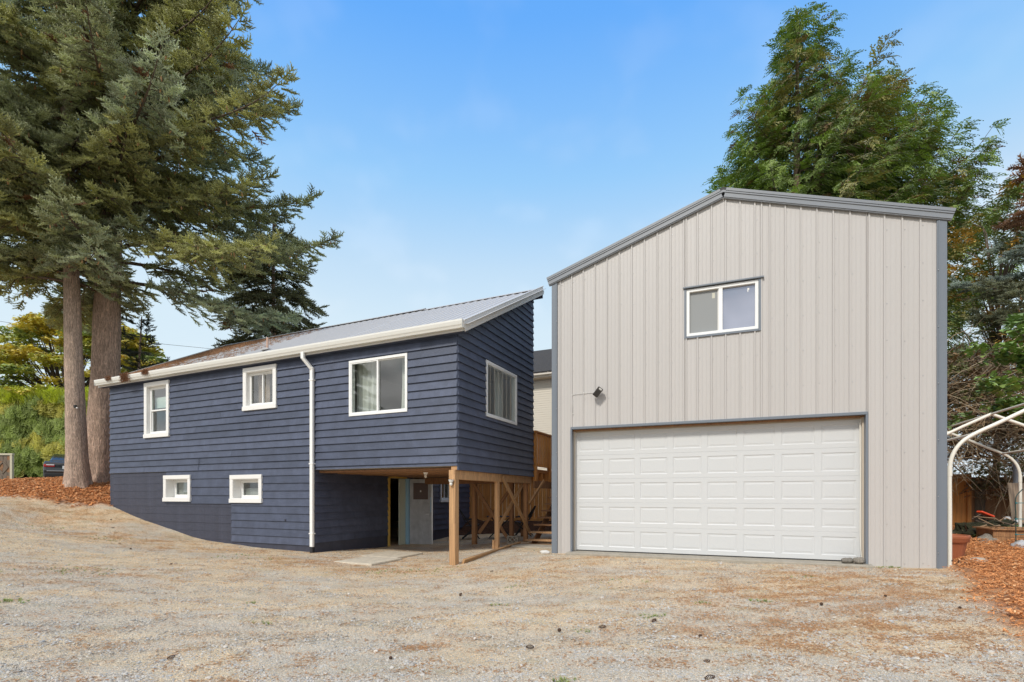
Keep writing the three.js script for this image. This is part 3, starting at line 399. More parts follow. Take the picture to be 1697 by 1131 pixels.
  const d = part(H, 'door', rbox(0.62, 1.90, 0.04, 0.006, 0.31, 0, 0), leafM, V(-3.67, -0.45, -3.50), [0, Math.atan2(0.464, 0.887), 0]);
  part(d, 'door_window', span(0.10, 0.52, 0.36, 0.83, 0.018, 0.024), mat(0.085, 0.05, 0.04, 0.5)); part(d, 'sticker', span(0.29, 0.325, 0.57, 0.62, 0.024, 0.027), M.white);
  part(d, 'door_edge', span(0.62, 0.655, -0.95, 0.95, -0.01, 0.02), M.steel); part(d, 'edge_strip', span(0.588, 0.612, -0.02, 0.42, 0.021, 0.026), blue); part(d, 'handle', bar(V(0.55, -0.06, 0.06), V(0.44, -0.06, 0.06), 0.02, 0.02), M.steel); part(d, 'handle', bar(V(0.55, -0.06, 0.02), V(0.55, -0.06, 0.065), 0.022, 0.022), M.steel);
  // timber frame under the raised room
  part(H, 'beam', span(-0.16, -0.02, 0.335, 0.515, -2.0, 0.055, 0.006), M.newWood[0]); part(H, 'beam', span(-0.155, -0.025, 0.338, 0.515, -3.86, -2.003, 0.006), M.newWood[1]);
  part(H, 'beam', span(-3.7, -0.17, 0.345, 0.53, -3.82, -3.68, 0.006), M.brownWood[2]);
  const post = (x, z, foot, m, w = 0.14, top = 0.335) => part(H, 'post', rbox(w, top - foot, w, 0.006, x, (top + foot) / 2, z), m);
  post(-0.085, -0.02, -1.40, M.newWood[1]); post(-0.06, -1.87, -1.28, M.newWood[0], 0.09); post(-0.13, -3.70, -1.25, M.brownWood[0], 0.10); post(-1.69, -3.75, -1.40, M.brownWood[0], 0.12, 0.345); post(-0.56, -3.75, -1.35, M.brownWood[2], 0.10, 0.345); post(-2.43, -3.75, -1.42, M.brownWood[2], 0.10, 0.345);
  part(H, 'brace', bar(V(0.0, 0.45, -2.02), V(0.0, -0.98, -3.72), 0.04, 0.09), M.newWood[2]); part(H, 'brace', bar(V(-0.115, -0.80, -1.93), V(-0.115, 0.30, -3.45), 0.035, 0.09), M.newWood[2]); part(H, 'brace', bar(V(-0.06, -0.2, -3.76), V(0.19, 0.42, -4.2), 0.04, 0.09), M.newWood[1]);
  part(H, 'brace', bar(V(-1.66, 0.32, -3.66), V(-0.58, -1.2, -3.66), 0.09, 0.035), M.brownWood[1]); part(H, 'brace', bar(V(-1.6, -1.02, -3.84), V(-0.6, 0.25, -3.84), 0.09, 0.035), M.brownWood[1]);
  part(H, 'post_block', rbox(0.05, 0.28, 0.10, 0.005, -0.13, -1.14, -1.85), M.newWood[0]);
  for (const [x, y, z] of [[-1.25, 0.5, -0.75], [-0.085, 0.30, 0.09]]) { const b = part(H, 'lamp_holder', new THREE.CylinderGeometry(0.055, 0.035, 0.05, 14).translate(x, y, z), M.white); part(b, 'bulb', new THREE.SphereGeometry(0.03, 14, 10).scale(1, 1.3, 1).translate(x, y - 0.06, z), mat(0.75, 0.72, 0.65, 0.25)); }
  { // needles fallen on the roof
    const g = box(1, 0.05, 0.06), ms = [], cs = [], q = new THREE.Quaternion(), e = new THREE.Euler(); let n = 0;
    while (n++ < 160000 && ms.length < 26000) { const x = rr(-11.95, -5.2), t = rnd(), z = lerp(0.14, -3.85, t); const dens = sstep(-9.2, -12.0, x + 1.5 * fbm2(x * 0.8, z * 0.9, 3) - 1.9 * t * t + 0.5) ; if (rnd() > dens * dens + 0.02 * (x < -7 ? 1 : 0)) continue; e.set(ang, 0, 0); q.setFromEuler(e).multiply(new THREE.Quaternion().setFromEuler(new THREE.Euler(0, rr(0, 6.28), rr(-0.2, 0.2)))); const s = rr(0.05, 0.12); ms.push(new THREE.Matrix4().compose(V(x, roofY(z) + 0.05 + rr(0, 0.015), z), q, V(s, s, s * 2))); const k = rr(0.6, 1.3); cs.push(rgb(0.34 * k, 0.18 * k, 0.09 * k)); }
    for (let i = 0; i < 700; i++) { const c = pick([-11.25, -10.55, -10.5, -10.45, -10.35, -9.55, -9.5]); const x = c + rr(-0.12, 0.12), dn = rr(-0.02, 0.22) * (Math.abs(c + 10.45) < 0.15 ? 1 : 0.45); e.set(rr(0, 3), rr(0, 6), rr(0, 3)); q.setFromEuler(e); ms.push(new THREE.Matrix4().compose(V(x, 3.38 - dn, 0.285 + rr(0, 0.03)), q, V(rr(0.04, 0.11), 0.08, 0.1))); const k = rr(0.5, 1.2); cs.push(rgb(0.22 * k, 0.10 * k, 0.045 * k)); }
    instanced('roof_needles', g, mat(1, 1, 1, 0.9), ms, cs, H);
  }
}

// ------------------------------------------------------------------ grey metal garage
reseed(201);
const garage = thing('metal_garage', 'light grey ribbed metal garage with slate trim and white overhead door', 'garage', GO, GT);
{
  const G = garage, W = 6.53, D = 8.6, y0 = -1.175, eave = 4.40, peak = 5.465, RS = (peak - eave) / (W / 2), top = (x) => eave + (x < W / 2 ? x : W - x) * RS;
  const win = [2.60, 3.875, 2.965, 3.90], door = [0.40, 5.475, -1.4, 1.39];
  const fr = part(G, 'front_wall', metreUV(new THREE.ExtrudeGeometry(rectShape([[0.02, y0], [W - 0.02, y0], [W - 0.02, eave], [W / 2, peak], [0.02, eave]], [win]), { depth: 0.1, bevelEnabled: false })).translate(0, 0, -0.14), M.drywall);
  { // leave the doorway open
    const s = new THREE.Shape([[0.02, y0], [door[0], y0], [door[0], door[3]], [door[1], door[3]], [door[1], y0], [W - 0.02, y0], [W - 0.02, eave], [W / 2, peak], [0.02, eave]].map((p) => new THREE.Vector2(...p))); s.holes.push(new THREE.Path([[win[0], win[2]], [win[0], win[3]], [win[1], win[3]], [win[1], win[2]]].map((p) => new THREE.Vector2(...p))));
    fr.geometry = metreUV(new THREE.ExtrudeGeometry(s, { depth: 0.1, bevelEnabled: false })).translate(0, 0, -0.14);
  }
  // one ribbed strip: rib at its left edge and two faint stiffeners
  const RIB = 0.2414, prof = [[0, 0.001], [0.006, 0.003], [0.013, 0.024], [0.033, 0.024], [0.040, 0.003], [0.098, 0.003], [0.102, 0.006], [0.110, 0.006], [0.114, 0.003], [0.168, 0.003], [0.172, 0.006], [0.180, 0.006], [0.184, 0.003], [RIB - 0.0015, 0.003]];
  function strip(x0, x1, ya, yb, slope) { // sheet between two heights; slope: upper edge follows the roof
    const pos = [], uv = []; const xs = prof.filter(([a]) => x0 + a <= x1 + 1e-6); if (x0 + xs[xs.length - 1][0] < x1 - 1e-4) xs.push([x1 - x0, 0.003]);
    for (let i = 0; i + 1 < xs.length; i++) { const [a, za] = xs[i], [b, zb] = xs[i + 1], A = x0 + a, B = x0 + b, ta = slope ? top(A) : yb, tb = slope ? top(B) : yb; pos.push(A, ya, za, B, ya, zb, B, tb, zb, A, ya, za, B, tb, zb, A, ta, za); uv.push(A, ya, B, ya, B, tb, A, ya, B, tb, A, ta); }
    const g = tri(pos); g.setAttribute('uv', new THREE.Float32BufferAttribute(uv, 2)); g.computeVertexNormals(); return g;
  }
  for (let k = 0; k < 26; k++) {
    const x = 0.145 + (k - 0) * RIB, a = k === 0 ? 0.145 : x, b = Math.min(x + RIB, W - 0.10); if (b - a < 0.01) continue; const m = M.panel[k % 4 === 0 ? 0 : k % 4 === 2 ? 2 : 1];
    const add = (p, q, r, t, s) => part(fr, 'wall_panel', strip(p, q, r, t, s), m);
    const cuts = [a, b]; for (const e of [door[0] - 0.01, door[1] + 0.01, win[0], win[1]]) if (e > a + 0.004 && e < b - 0.004) cuts.push(e); cuts.sort((p, q) => p - q);
    for (let i = 0; i + 1 < cuts.length; i++) { const mid = (cuts[i] + cuts[i + 1]) / 2; let lo = y0; if (mid > door[0] - 0.01 && mid < door[1] + 0.01) lo = door[3] + 0.01; if (mid > win[0] && mid < win[1]) { add(cuts[i], cuts[i + 1], lo, win[2], false); add(cuts[i], cuts[i + 1], win[3], 9, true); } else add(cuts[i], cuts[i + 1], lo, 9, true); }
  }
  part(fr, 'wall_panel', span(0.09, 0.1435, y0, top(0.11), -0.03, 0.003), M.panel[1]);
  { // screw heads
    const s = new THREE.CylinderGeometry(0.007, 0.008, 0.008, 6).rotateX(Math.PI / 2), list = [];
    for (let k = 0; k < 26; k++) for (let y = -1.1; y < 5.4; y += 0.605) { const x = 0.145 + k * RIB + 0.058, yy = y + 0.02 * ((k * 7) % 3); if (x > W - 0.12 || yy > top(x) - 0.1) continue; if (x > door[0] - 0.02 && x < door[1] + 0.02 && yy < door[3] + 0.03) continue; if (x > win[0] - 0.03 && x < win[1] + 0.03 && yy > win[2] - 0.03 && yy < win[3] + 0.03) continue; list.push(s.clone().translate(x, yy, 0.006)); }
    for (const x of [0.10, W - 0.105]) for (let y = -0.9; y < 4.3; y += 0.9) list.push(s.clone().translate(x, y, 0.045));
    const m = part(G, 'screw_heads', mergeGeometries(list), M.steel); m.userData.kind = 'stuff';
  }
  // side, back walls with the same ribs
  for (const [px, turn, nm] of [[0, -Math.PI / 2, 'side_wall'], [W, Math.PI / 2, 'side_wall']]) {
    const sw = part(G, nm, span(0, D, y0, eave, -0.1, -0.006), M.drywall, V(px, 0, px ? 0 : -D), [0, turn, 0]);
    for (let x = 0.12, k = 0; x < D - 0.1; x += RIB, k++) part(sw, 'wall_panel', strip(x, Math.min(x + RIB, D - 0.02), y0, eave, false), M.panel[k % 3]);
  }
  part(G, 'back_wall', metreUV(new THREE.ExtrudeGeometry(rectShape([[0.02, y0], [W - 0.02, y0], [W - 0.02, eave], [W / 2, peak], [0.02, eave]], []), { depth: 0.1, bevelEnabled: false })).translate(0, 0, -D), M.panel[1]);
  part(G, 'floor_slab', span(0.1, W - 0.1, y0 - 0.2, -1.125, -D + 0.1, -0.16), M.concrete);
  // corner trims with a folded lip
  for (const s of [0, 1]) { const a = s ? W - 0.118 : -0.012, b = s ? W + 0.012 : 0.108; const c = part(G, 'corner_trim', mergeGeometries([span(a, b, 0.80, top(0.06) - 0.02, -0.02, 0.034, 0.004), span(a - 0.0006, b + 0.0006, y0 - 0.02, 0.815, -0.02, 0.037, 0.004)]), M.trim); part(c, 'trim_fold', span(s ? a + 0.02 : b - 0.035, s ? a + 0.035 : b - 0.02, y0, top(0.06) - 0.03, 0.035, 0.041, 0.002), M.trim); part(c, 'trim_return', span(s ? W + 0.004 : -0.014, s ? W + 0.014 : -0.004, y0 - 0.02, eave, -0.14, -0.021), M.trim); }
  // rake trims: stepped profile
  const rk = (a, b, ya, yb) => { const n = V(b - a, yb - ya, 0).normalize(), up = V(-n.y, n.x, 0); if (up.y < 0) up.negate(); const A = V(a, ya, 0), B = V(b, yb, 0); const at = (o, z) => [A.clone().addScaledVector(up, o).add(V(0, 0, z)), B.clone().addScaledVector(up, o).add(V(0, 0, z))];
    const r = part(G, 'rake_trim', bar(...at(0.095, 0.03), 0.185, 0.05, 0.004), M.rakeTrim); for (const [o, h] of [[0.03, 0.02], [0.115, 0.025], [0.16, 0.05]]) part(r, 'trim_fold', bar(...at(o, 0.058 + h * 0.1), h, 0.014, 0.003), M.rakeTrim); };
  rk(-0.06, W / 2 - 0.001, eave - 0.055, peak - 0.035); rk(W / 2 + 0.001, W + 0.06, peak - 0.035, eave - 0.055);
  // roof
  for (const s of [0, 1]) { const x = (t) => (s ? W - t : t); const r = part(G, 'roof', metreUV(tri([x(-0.07), eave + 0.09, 0.04, x(W / 2), peak + 0.125, 0.04, x(W / 2), peak + 0.125, -D - 0.1, x(-0.07), eave + 0.09, -D - 0.1, x(-0.07), eave + 0.05, 0.04, x(W / 2), peak + 0.085, 0.04, x(W / 2), peak + 0.085, -D - 0.1, x(-0.07), eave + 0.05, -D - 0.1], [0, 1, 2, 0, 2, 3, 4, 6, 5, 4, 7, 6, 0, 5, 1, 0, 4, 5, 3, 2, 6, 3, 6, 7, 0, 3, 7, 0, 7, 4])), M.rakeTrim); r.geometry.computeVertexNormals(); }
  part(G, 'ridge_cap', metreUV(tri([W / 2 - 0.2, peak + 0.09, 0.02, W / 2, peak + 0.19, 0.02, W / 2 + 0.2, peak + 0.09, 0.02, W / 2 - 0.2, peak + 0.09, -D - 0.1, W / 2, peak + 0.19, -D - 0.1, W / 2 + 0.2, peak + 0.09, -D - 0.1], [0, 1, 4, 0, 4, 3, 1, 2, 5, 1, 5, 4, 0, 2, 1, 3, 4, 5])), M.black);
  // window with dark drip trim
  windowUnit(G, win[0] + 0.03, win[1] - 0.03, win[2] + 0.03, win[3] - 0.03, { kind: 'garage', frame: 0.05, face: 0.0, recess: 0.09, glassA: M.glass });
  const gw = G.children[G.children.length - 1]; while (gw.children.length > 1) gw.remove(gw.children[1]);
  { const a = win[0] + 0.07, b = win[1] - 0.07, p = win[2] + 0.07, q = win[3] - 0.07, m = 3.22;
    part(gw, 'mullion', span(m - 0.035, m + 0.035, p - 0.002, q + 0.002, -0.03, 0.006, 0.004), M.vinyl); part(gw, 'insect_screen', span(a - 0.01, m - 0.03, p - 0.01, q + 0.01, -0.042, -0.038), M.screen); part(gw, 'screen_frame', metreUV(new THREE.ExtrudeGeometry(rectShape([[a, p], [m - 0.034, p], [m - 0.034, q], [a, q]], [[a + 0.018, m - 0.052, p + 0.018, q - 0.018]]), { depth: 0.01, bevelEnabled: false })).translate(0, 0, -0.036), M.fascia);
    part(gw, 'pane', span(m + 0.03, b + 0.01, p - 0.01, q + 0.01, -0.05, -0.044), M.film); part(gw, 'sticker', span(m - 0.145, m - 0.095, q - 0.17, q - 0.07, -0.0375, -0.035), mat(0.55, 0.54, 0.45, 0.8)); part(gw, 'sticker', span(b - 0.135, b - 0.105, q - 0.10, q - 0.065, -0.0438, -0.042), M.white); part(gw, 'sticker', span(b - 0.135, b - 0.12, q - 0.135, q - 0.1, -0.0438, -0.042), M.white);
    part(gw, 'drip_cap', span(win[0] - 0.03, win[1] + 0.06, win[3] - 0.014, win[3] + 0.012, -0.02, 0.055, 0.003), M.trim); part(gw, 'trim', span(win[0] - 0.012, win[0] + 0.028, win[2] - 0.012, win[3] - 0.015, -0.1, 0.026, 0.003), M.trim); part(gw, 'trim', span(win[1] - 0.028, win[1] + 0.012, win[2] - 0.012, win[3] - 0.015, -0.1, 0.026, 0.003), M.trim); part(gw, 'trim', span(win[0] + 0.029, win[1] - 0.029, win[2] - 0.012, win[2] + 0.028, -0.1, 0.03, 0.003), M.trim); }
  // doorway trims
  part(G, 'door_trim', mergeGeometries([span(door[0] - 0.012, door[1] + 0.012, door[3] - 0.028, door[3] + 0.02, -0.165, 0.03, 0.003)]), M.trim); for (const x of [door[0], door[1]]) part(G, 'door_trim', span(x - 0.016, x + 0.016, y0 - 0.02, door[3] - 0.0285, -0.165, 0.028, 0.003), M.trim);
  const jambW = M.brownWood[1]; part(G, 'door_jamb', span(door[0] + 0.017, door[1] - 0.017, door[3] - 0.055, door[3] - 0.029, -0.22, -0.06), jambW); for (const [a, b] of [[door[0] + 0.017, door[0] + 0.04], [door[1] - 0.04, door[1] - 0.017]]) part(G, 'door_jamb', span(a, b, -1.12, door[3] - 0.056, -0.22, -0.10), mat(0.52, 0.45, 0.36, 0.7)); for (const [a, b] of [[door[0] + 0.041, door[0] + 0.052], [door[1] - 0.052, door[1] - 0.041]]) part(G, 'weatherstrip', span(a, b, -1.12, door[3] - 0.057, -0.19, -0.145), M.fascia);
  part(G, 'header', span(door[0] + 0.05, door[1] - 0.05, door[3] - 0.075, door[3] - 0.056, -0.21, -0.15), mat(0.42, 0.36, 0.28, 0.8));
  // overhead door: five sections of eight raised panels
  const gd = new THREE.Group(); gd.name = 'garage_door'; G.add(gd); const dx0 = 0.452, dx1 = 5.423, dy0 = -1.105, dy1 = 1.325, sh = (dy1 - dy0) / 5, pw = (dx1 - dx0) / 8, zf = -0.19;
  const raised = (w, h) => { const a = 0.03, b = 0.052, e = 0.009, R = (i, z) => [[i, i, z], [w - i, i, z], [w - i, h - i, z], [i, h - i, z]], rings = [R(0, 0), R(0.012, -e * 0.75), R(a, -e * 0.75), R(b, -0.003)], pos = []; for (let k = 0; k < 3; k++) for (let i = 0; i < 4; i++) { const A = rings[k][i], B = rings[k][(i + 1) % 4], C = rings[k + 1][(i + 1) % 4], Dd = rings[k + 1][i]; pos.push(...A, ...B, ...C, ...A, ...C, ...Dd); } const T = rings[3]; pos.push(...T[0], ...T[1], ...T[2], ...T[0], ...T[2], ...T[3]); const g = tri(pos); g.computeVertexNormals(); return metreUV(g); };
  const mw = pw - 0.105, mh = sh - 0.165, rg = raised(mw, mh);
  for (let r = 0; r < 5; r++) {
    const a = dy0 + r * sh + 0.003, b = dy0 + (r + 1) * sh - 0.003, holes = []; for (let c = 0; c < 8; c++) holes.push([dx0 + c * pw + 0.0525, dx0 + c * pw + 0.0525 + mw, a + 0.08, a + 0.08 + mh]);
    part(gd, 'door_section', metreUV(new THREE.ExtrudeGeometry(rectShape([[dx0, a], [dx1, a], [dx1, b], [dx0, b]], holes), { depth: 0.03, bevelEnabled: true, bevelSize: 0.003, bevelThickness: 0.004, bevelSegments: 1 })).translate(0, 0, zf - 0.034), M.door);
    for (const [p, , q] of holes) part(gd, 'raised_panel', rg, M.door, V(p, q, zf - 0.001));
  }
  part(gd, 'bottom_seal', span(dx0, dx1, -1.128, dy0 + 0.002, zf - 0.04, zf - 0.006), M.rubber); part(gd, 'backing', span(dx0, dx1, dy0, dy1, zf - 0.055, zf - 0.04), M.door);
  part(G, 'threshold', metreUV(rbox(5.22, 0.16, 0.42, 0.02)).translate(2.94, -1.208, 0.0), M.concrete);
  part(G, 'door_cable', tube([V(5.41, 1.25, -0.13), V(5.415, 0.2, -0.12), V(5.41, -0.7, -0.11), V(5.425, -1.1, -0.09)], 0.008, 20, 6), M.pipe);
  part(G, 'base_board', span(5.5, 6.0, -1.215, -1.178, -0.02, 0.05), M.greyWood); part(G, 'base_board', span(0.0, 0.4, -1.22, -1.19, -0.02, 0.03), mat(0.30, 0.15, 0.06, 0.8));
}
reseed(221);
{ // flood lamp and its cable
  const L = thing('flood_light', 'dark brown tilted flood lamp on the garage wall with a white cable', 'wall lamp', GO, GT);
  const h = part(L, 'lamp_housing', rbox(0.115, 0.20, 0.085, 0.012), mat(0.055, 0.048, 0.043, 0.5), V(0.975, 2.06, 0.13), [0.25, 0.2, -0.72]);
  for (let i = 0; i < 6; i++) part(h, 'cooling_fin', span(-0.05, 0.05, -0.085 + i * 0.022, -0.078 + i * 0.022, 0.042, 0.052), mat(0.04, 0.035, 0.03, 0.5)); part(h, 'sensor', span(-0.025, 0.035, 0.06, 0.09, 0.042, 0.054), M.fascia);
  part(L, 'bracket', bar(V(0.93, 2.08, 0.02), V(0.95, 2.07, 0.12), 0.03, 0.03), M.black);
  part(L, 'cable', tube([V(0.9, 2.08, 0.012), V(0.66, 2.082, 0.024), V(0.42, 2.06, 0.014), V(0.415, 2.05, 0.014), V(0.425, 1.9, 0.016), V(0.44, 1.68, 0.012)], 0.0045, 30, 6), M.fascia); for (const [x, y] of [[0.42, 2.06], [0.66, 2.085], [0.44, 1.68], [0.88, 2.09]]) part(L, 'cable_clip', rbox(0.022, 0.012, 0.012, 0.003, x, y, 0.024), M.white);
}

// ------------------------------------------------------------------ deck, stairs and yard behind the raised room (house axes)
reseed(301);
{
  const deck = thing('wooden_deck', 'reddish stained wooden deck with baluster railing behind the raised room', 'deck', HO, HT), st = M.stain;
  for (let i = 0; i < 15; i++) part(deck, 'deck_board', span(-1.25, 0.05, 0.69, 0.72, -5.98 + i * 0.137, -5.98 + i * 0.137 + 0.132), M.stain[0]);
  part(deck, 'rim_board', span(-0.03, 0.02, 0.22, 0.42, -6.0, -3.93), M.brownWood[0]); part(deck, 'rim_board', span(-0.06, 0.02, 0.635, 0.688, -6.0, -3.93), M.stain[0]);
  for (let z = -5.9; z < -3.9; z += 0.34) part(deck, 'joist', span(-1.25, 0.03, 0.425, 0.632, z, z + 0.05), M.stain[0]);
  part(deck, 'top_rail', span(-0.03, 0.08, 1.70, 1.745, -6.0, -3.90, 0.005), st[0]); part(deck, 'rail', span(0.0, 0.04, 1.60, 1.695, -6.0, -3.93), st[0]); part(deck, 'rail', span(0.0, 0.04, 0.80, 0.885, -6.0, -3.93), st[1]);
  for (const z of [-3.98, -5.05, -5.95]) part(deck, 'post', span(-0.03, 0.07, 0.40, 1.70, z - 0.05, z + 0.05, 0.004), st[1]);
  for (let z = -4.12; z > -5.95; z -= 0.125) part(deck, 'baluster', span(0.041, 0.075, 0.79, 1.66, z - 0.018, z + 0.018), pick(st));
  for (const [x, z] of [[-0.1, -5.85], [-1.15, -5.85]]) part(deck, 'support_post', span(x - 0.05, x + 0.05, -1.3, 0.42, z - 0.05, z + 0.05), M.brownWood[1]);
}
{
  const s = thing('wooden_stairs', 'open wooden stairs climbing beside the garage to the deck', 'stairs', HO, HT), z0 = -2.98, run = 0.262, rise = 0.174, b = -1.235;
  for (let i = 1; i <= 11; i++) { const y = b + i * rise, z = z0 - (i - 1) * run; part(s, 'tread', span(0.17, 1.27, y - 0.038, y, z - 0.285, z, 0.004), i < 3 ? M.newWood[1] : pick(M.brownWood)); }
  part(s, 'base_step', span(0.02, 1.3, b - 0.05, b + 0.07, z0 - 0.05, z0 + 0.22, 0.005), M.newWood[2]);
  for (const x of [0.30, 1.10]) part(s, 'stringer', bar(V(x, b - 0.02, z0 - 0.12), V(x, b + 11 * rise - 0.14, z0 - 10.6 * run - 0.12), 0.04, 0.2), M.brownWood[2]);
}
{ // fence behind, raised on a low bank
  const f = thing('cedar_fence', 'bright orange cedar board fence behind the wooden posts', 'fence', P(-3.2, 0, 18)), n = 52;
  for (let i = 0; i < n; i++) part(f, 'fence_board', box(0.137, 1.62, 0.02, i * 0.14, 0.0 + rr(-0.005, 0.005), rr(-0.003, 0.003)), pick(M.stain));
  part(f, 'rail', span(-0.1, n * 0.14, -0.86, -0.76, 0.012, 0.055), M.stain[3]); part(f, 'rail', span(-0.1, n * 0.14, 0.5, 0.59, 0.012, 0.05), M.stain[2]); for (let i = 0; i < 4; i++) part(f, 'post', span(i * 2.3, i * 2.3 + 0.09, -1.4, 0.85, -0.12, -0.03), M.stain[0]);
  const pos = [], idx = []; for (let j = 0; j <= 8; j++) for (let i = 0; i <= 40; i++) { const X = -3.4 + i * 0.2, t = j / 8; const q = P(X, lerp(-1.36, -0.84, sstep(0, 1, t)) + 0.06 * noise2(X * 2, t * 3), lerp(16.8, 18.1, t)); pos.push(q.x, q.y, q.z); } for (let j = 0; j < 8; j++) for (let i = 0; i < 40; i++) { const a = j * 41 + i; idx.push(a, a + 1, a + 41, a + 1, a + 42, a + 41); }
  const g = metreUV(tri(pos, idx)); g.computeVertexNormals(); structure('earth_bank', g, mat(0.26, 0.115, 0.06, 0.95, { map: roughMap, bumpMap: paintBump, bumpScale: 0.05 }));
}
function foldingChair(label, X, Z, turn) {
  const c = thing('folding_chair', label, 'chair', gP(X, Z), turn, 'folding chairs behind the posts'), m = M.black, w = 0.44;
  for (const s of [-1, 1]) { part(c, 'leg', bar(V(-0.28, 0, s * w / 2), V(0.26, 0.46, s * w / 2), 0.03, 0.025), m); part(c, 'leg', bar(V(0.26, 0, s * (w / 2 - 0.03)), V(-0.36, 0.92, s * (w / 2 - 0.03)), 0.03, 0.025), m); part(c, 'armrest', bar(V(-0.25, 0.62, s * w / 2), V(0.22, 0.60, s * w / 2), 0.04, 0.02), m); }
  part(c, 'seat', bar(V(-0.16, 0.40, 0), V(0.26, 0.45, 0), 0.02, w), m); part(c, 'backrest', bar(V(-0.17, 0.5, 0), V(-0.37, 0.94, 0), 0.02, w - 0.04), m); return c;
}
foldingChair('black folding chair near the house wall, back leaning left', -1.28, 16.0, 0.1);
foldingChair('black folding chair near the stairs, back leaning right', 0.36, 15.9, Math.PI - 0.15);
{ const t = thing('folding_table', 'small dark folding table between the two black chairs', 'table', gP(-0.35, 15.8)); part(t, 'table_top', rbox(0.85, 0.03, 0.5, 0.008, 0, 0.66, 0), M.black); for (const s of [-1, 1]) for (const k of [-1, 1]) part(t, 'leg', bar(V(k * 0.36, 0, s * 0.2), V(-k * 0.30, 0.645, s * 0.2), 0.025, 0.025), M.black); }
{ // screen block
  const [X, Z] = hW(-0.32, -3.35); const b = thing('screen_block', 'pale concrete screen block with diagonal bars by the stairs', 'concrete block', gP(X, Z, -0.01), HT); const c = M.concrete;
  part(b, 'frame', metreUV(new THREE.ExtrudeGeometry(rectShape([[-0.15, 0], [0.15, 0], [0.15, 0.19], [-0.15, 0.19]], [[-0.125, 0.125, 0.025, 0.165]]), { depth: 0.09, bevelEnabled: false })), c); for (const [p, q] of [[[-0.125, 0.025], [0, 0.165]], [[0.125, 0.025], [0, 0.165]], [[-0.125, 0.165], [0, 0.025]], [[0.125, 0.165], [0, 0.025]]]) part(b, 'diagonal_bar', bar(V(p[0], p[1], 0.045), V(q[0], q[1], 0.046), 0.022, 0.08), c);
}
{ const [a, b] = hW(0.06, -0.12), [c, d] = hW(0.13, -2.72); single('timber_edging', bar(P(a, groundH(a, b) + 0.03, b), P(c, groundH(c, d) + 0.035, d), 0.045, 0.13), M.newWood[2], 'weathered timber edging board from corner post to stairs', 'edging board'); }
function slab(w, d, h, label, X, Z, turn, m = M.paver) { const g = metreUV(rbox(w, h, d, 0.02)); const p = g.attributes.position; for (let i = 0; i < p.count; i++) { p.setX(i, p.getX(i) * (1 + 0.03 * noise2(p.getZ(i) * 4 + X, Z))); p.setZ(i, p.getZ(i) * (1 + 0.04 * noise2(p.getX(i) * 3, Z + X))); } g.computeVertexNormals(); const o = single('paving_slab', g, m, label, 'paving slab', null, gP(X, Z, 0.0)); o.rotation.y = turn; return o; }
slab(0.95, 1.0, 0.08, 'pale paving slab in the gravel, nearest the camera', -2.95, 10.55, HT); slab(0.98, 1.05, 0.08, 'pale paving slab in front of the basement door', -2.72, 11.62, HT + 0.05);
{ const [X, Z] = hW(0.72, -2.45); slab(1.2, 0.55, 0.09, 'flat concrete slab at the foot of the stairs', X, Z, HT, M.concrete); }
function rock(label, X, Z, s, m, up = 0.25, group, at) { const g = new THREE.IcosahedronGeometry(1, 3), p = g.attributes.position, o = rr(0, 50); for (let i = 0; i < p.count; i++) { const q = V().fromBufferAttribute(p, i), k = 1 + 0.32 * fbm3(q.x * 0.9 + o, q.y * 0.9, q.z * 0.9, 3); p.setXYZ(i, q.x * k * s[0], q.y * k * s[1], q.z * k * s[2]); } const v = mergeVertices(g.deleteAttribute('normal') && g, 1e-4); v.computeVertexNormals(); const u = metreUV(v); u.computeVertexNormals(); return single('rock', v.attributes.uv ? v : u, m, label, 'rock', group, at ?? gP(X, Z, s[1] * up)); }
{ const a = gW(5.20, 0.02), b = gW(5.36, 0.03); rock('long grey rock at the foot of the garage door', 0, 0, [0.11, 0.05, 0.06], M.rock[1], 0.4, null, P(a[0], -1.085, a[1])); rock('round tan rock beside the right door jamb', 0, 0, [0.085, 0.065, 0.07], M.rock[0], 0.4, null, P(b[0], -1.075, b[1])); }
{ const [X, Z] = gW(-0.13, 0.12); rock('white broken stone at the left garage corner', X, Z, [0.10, 0.045, 0.06], mat(0.62, 0.6, 0.56, 0.85), 0.5); }

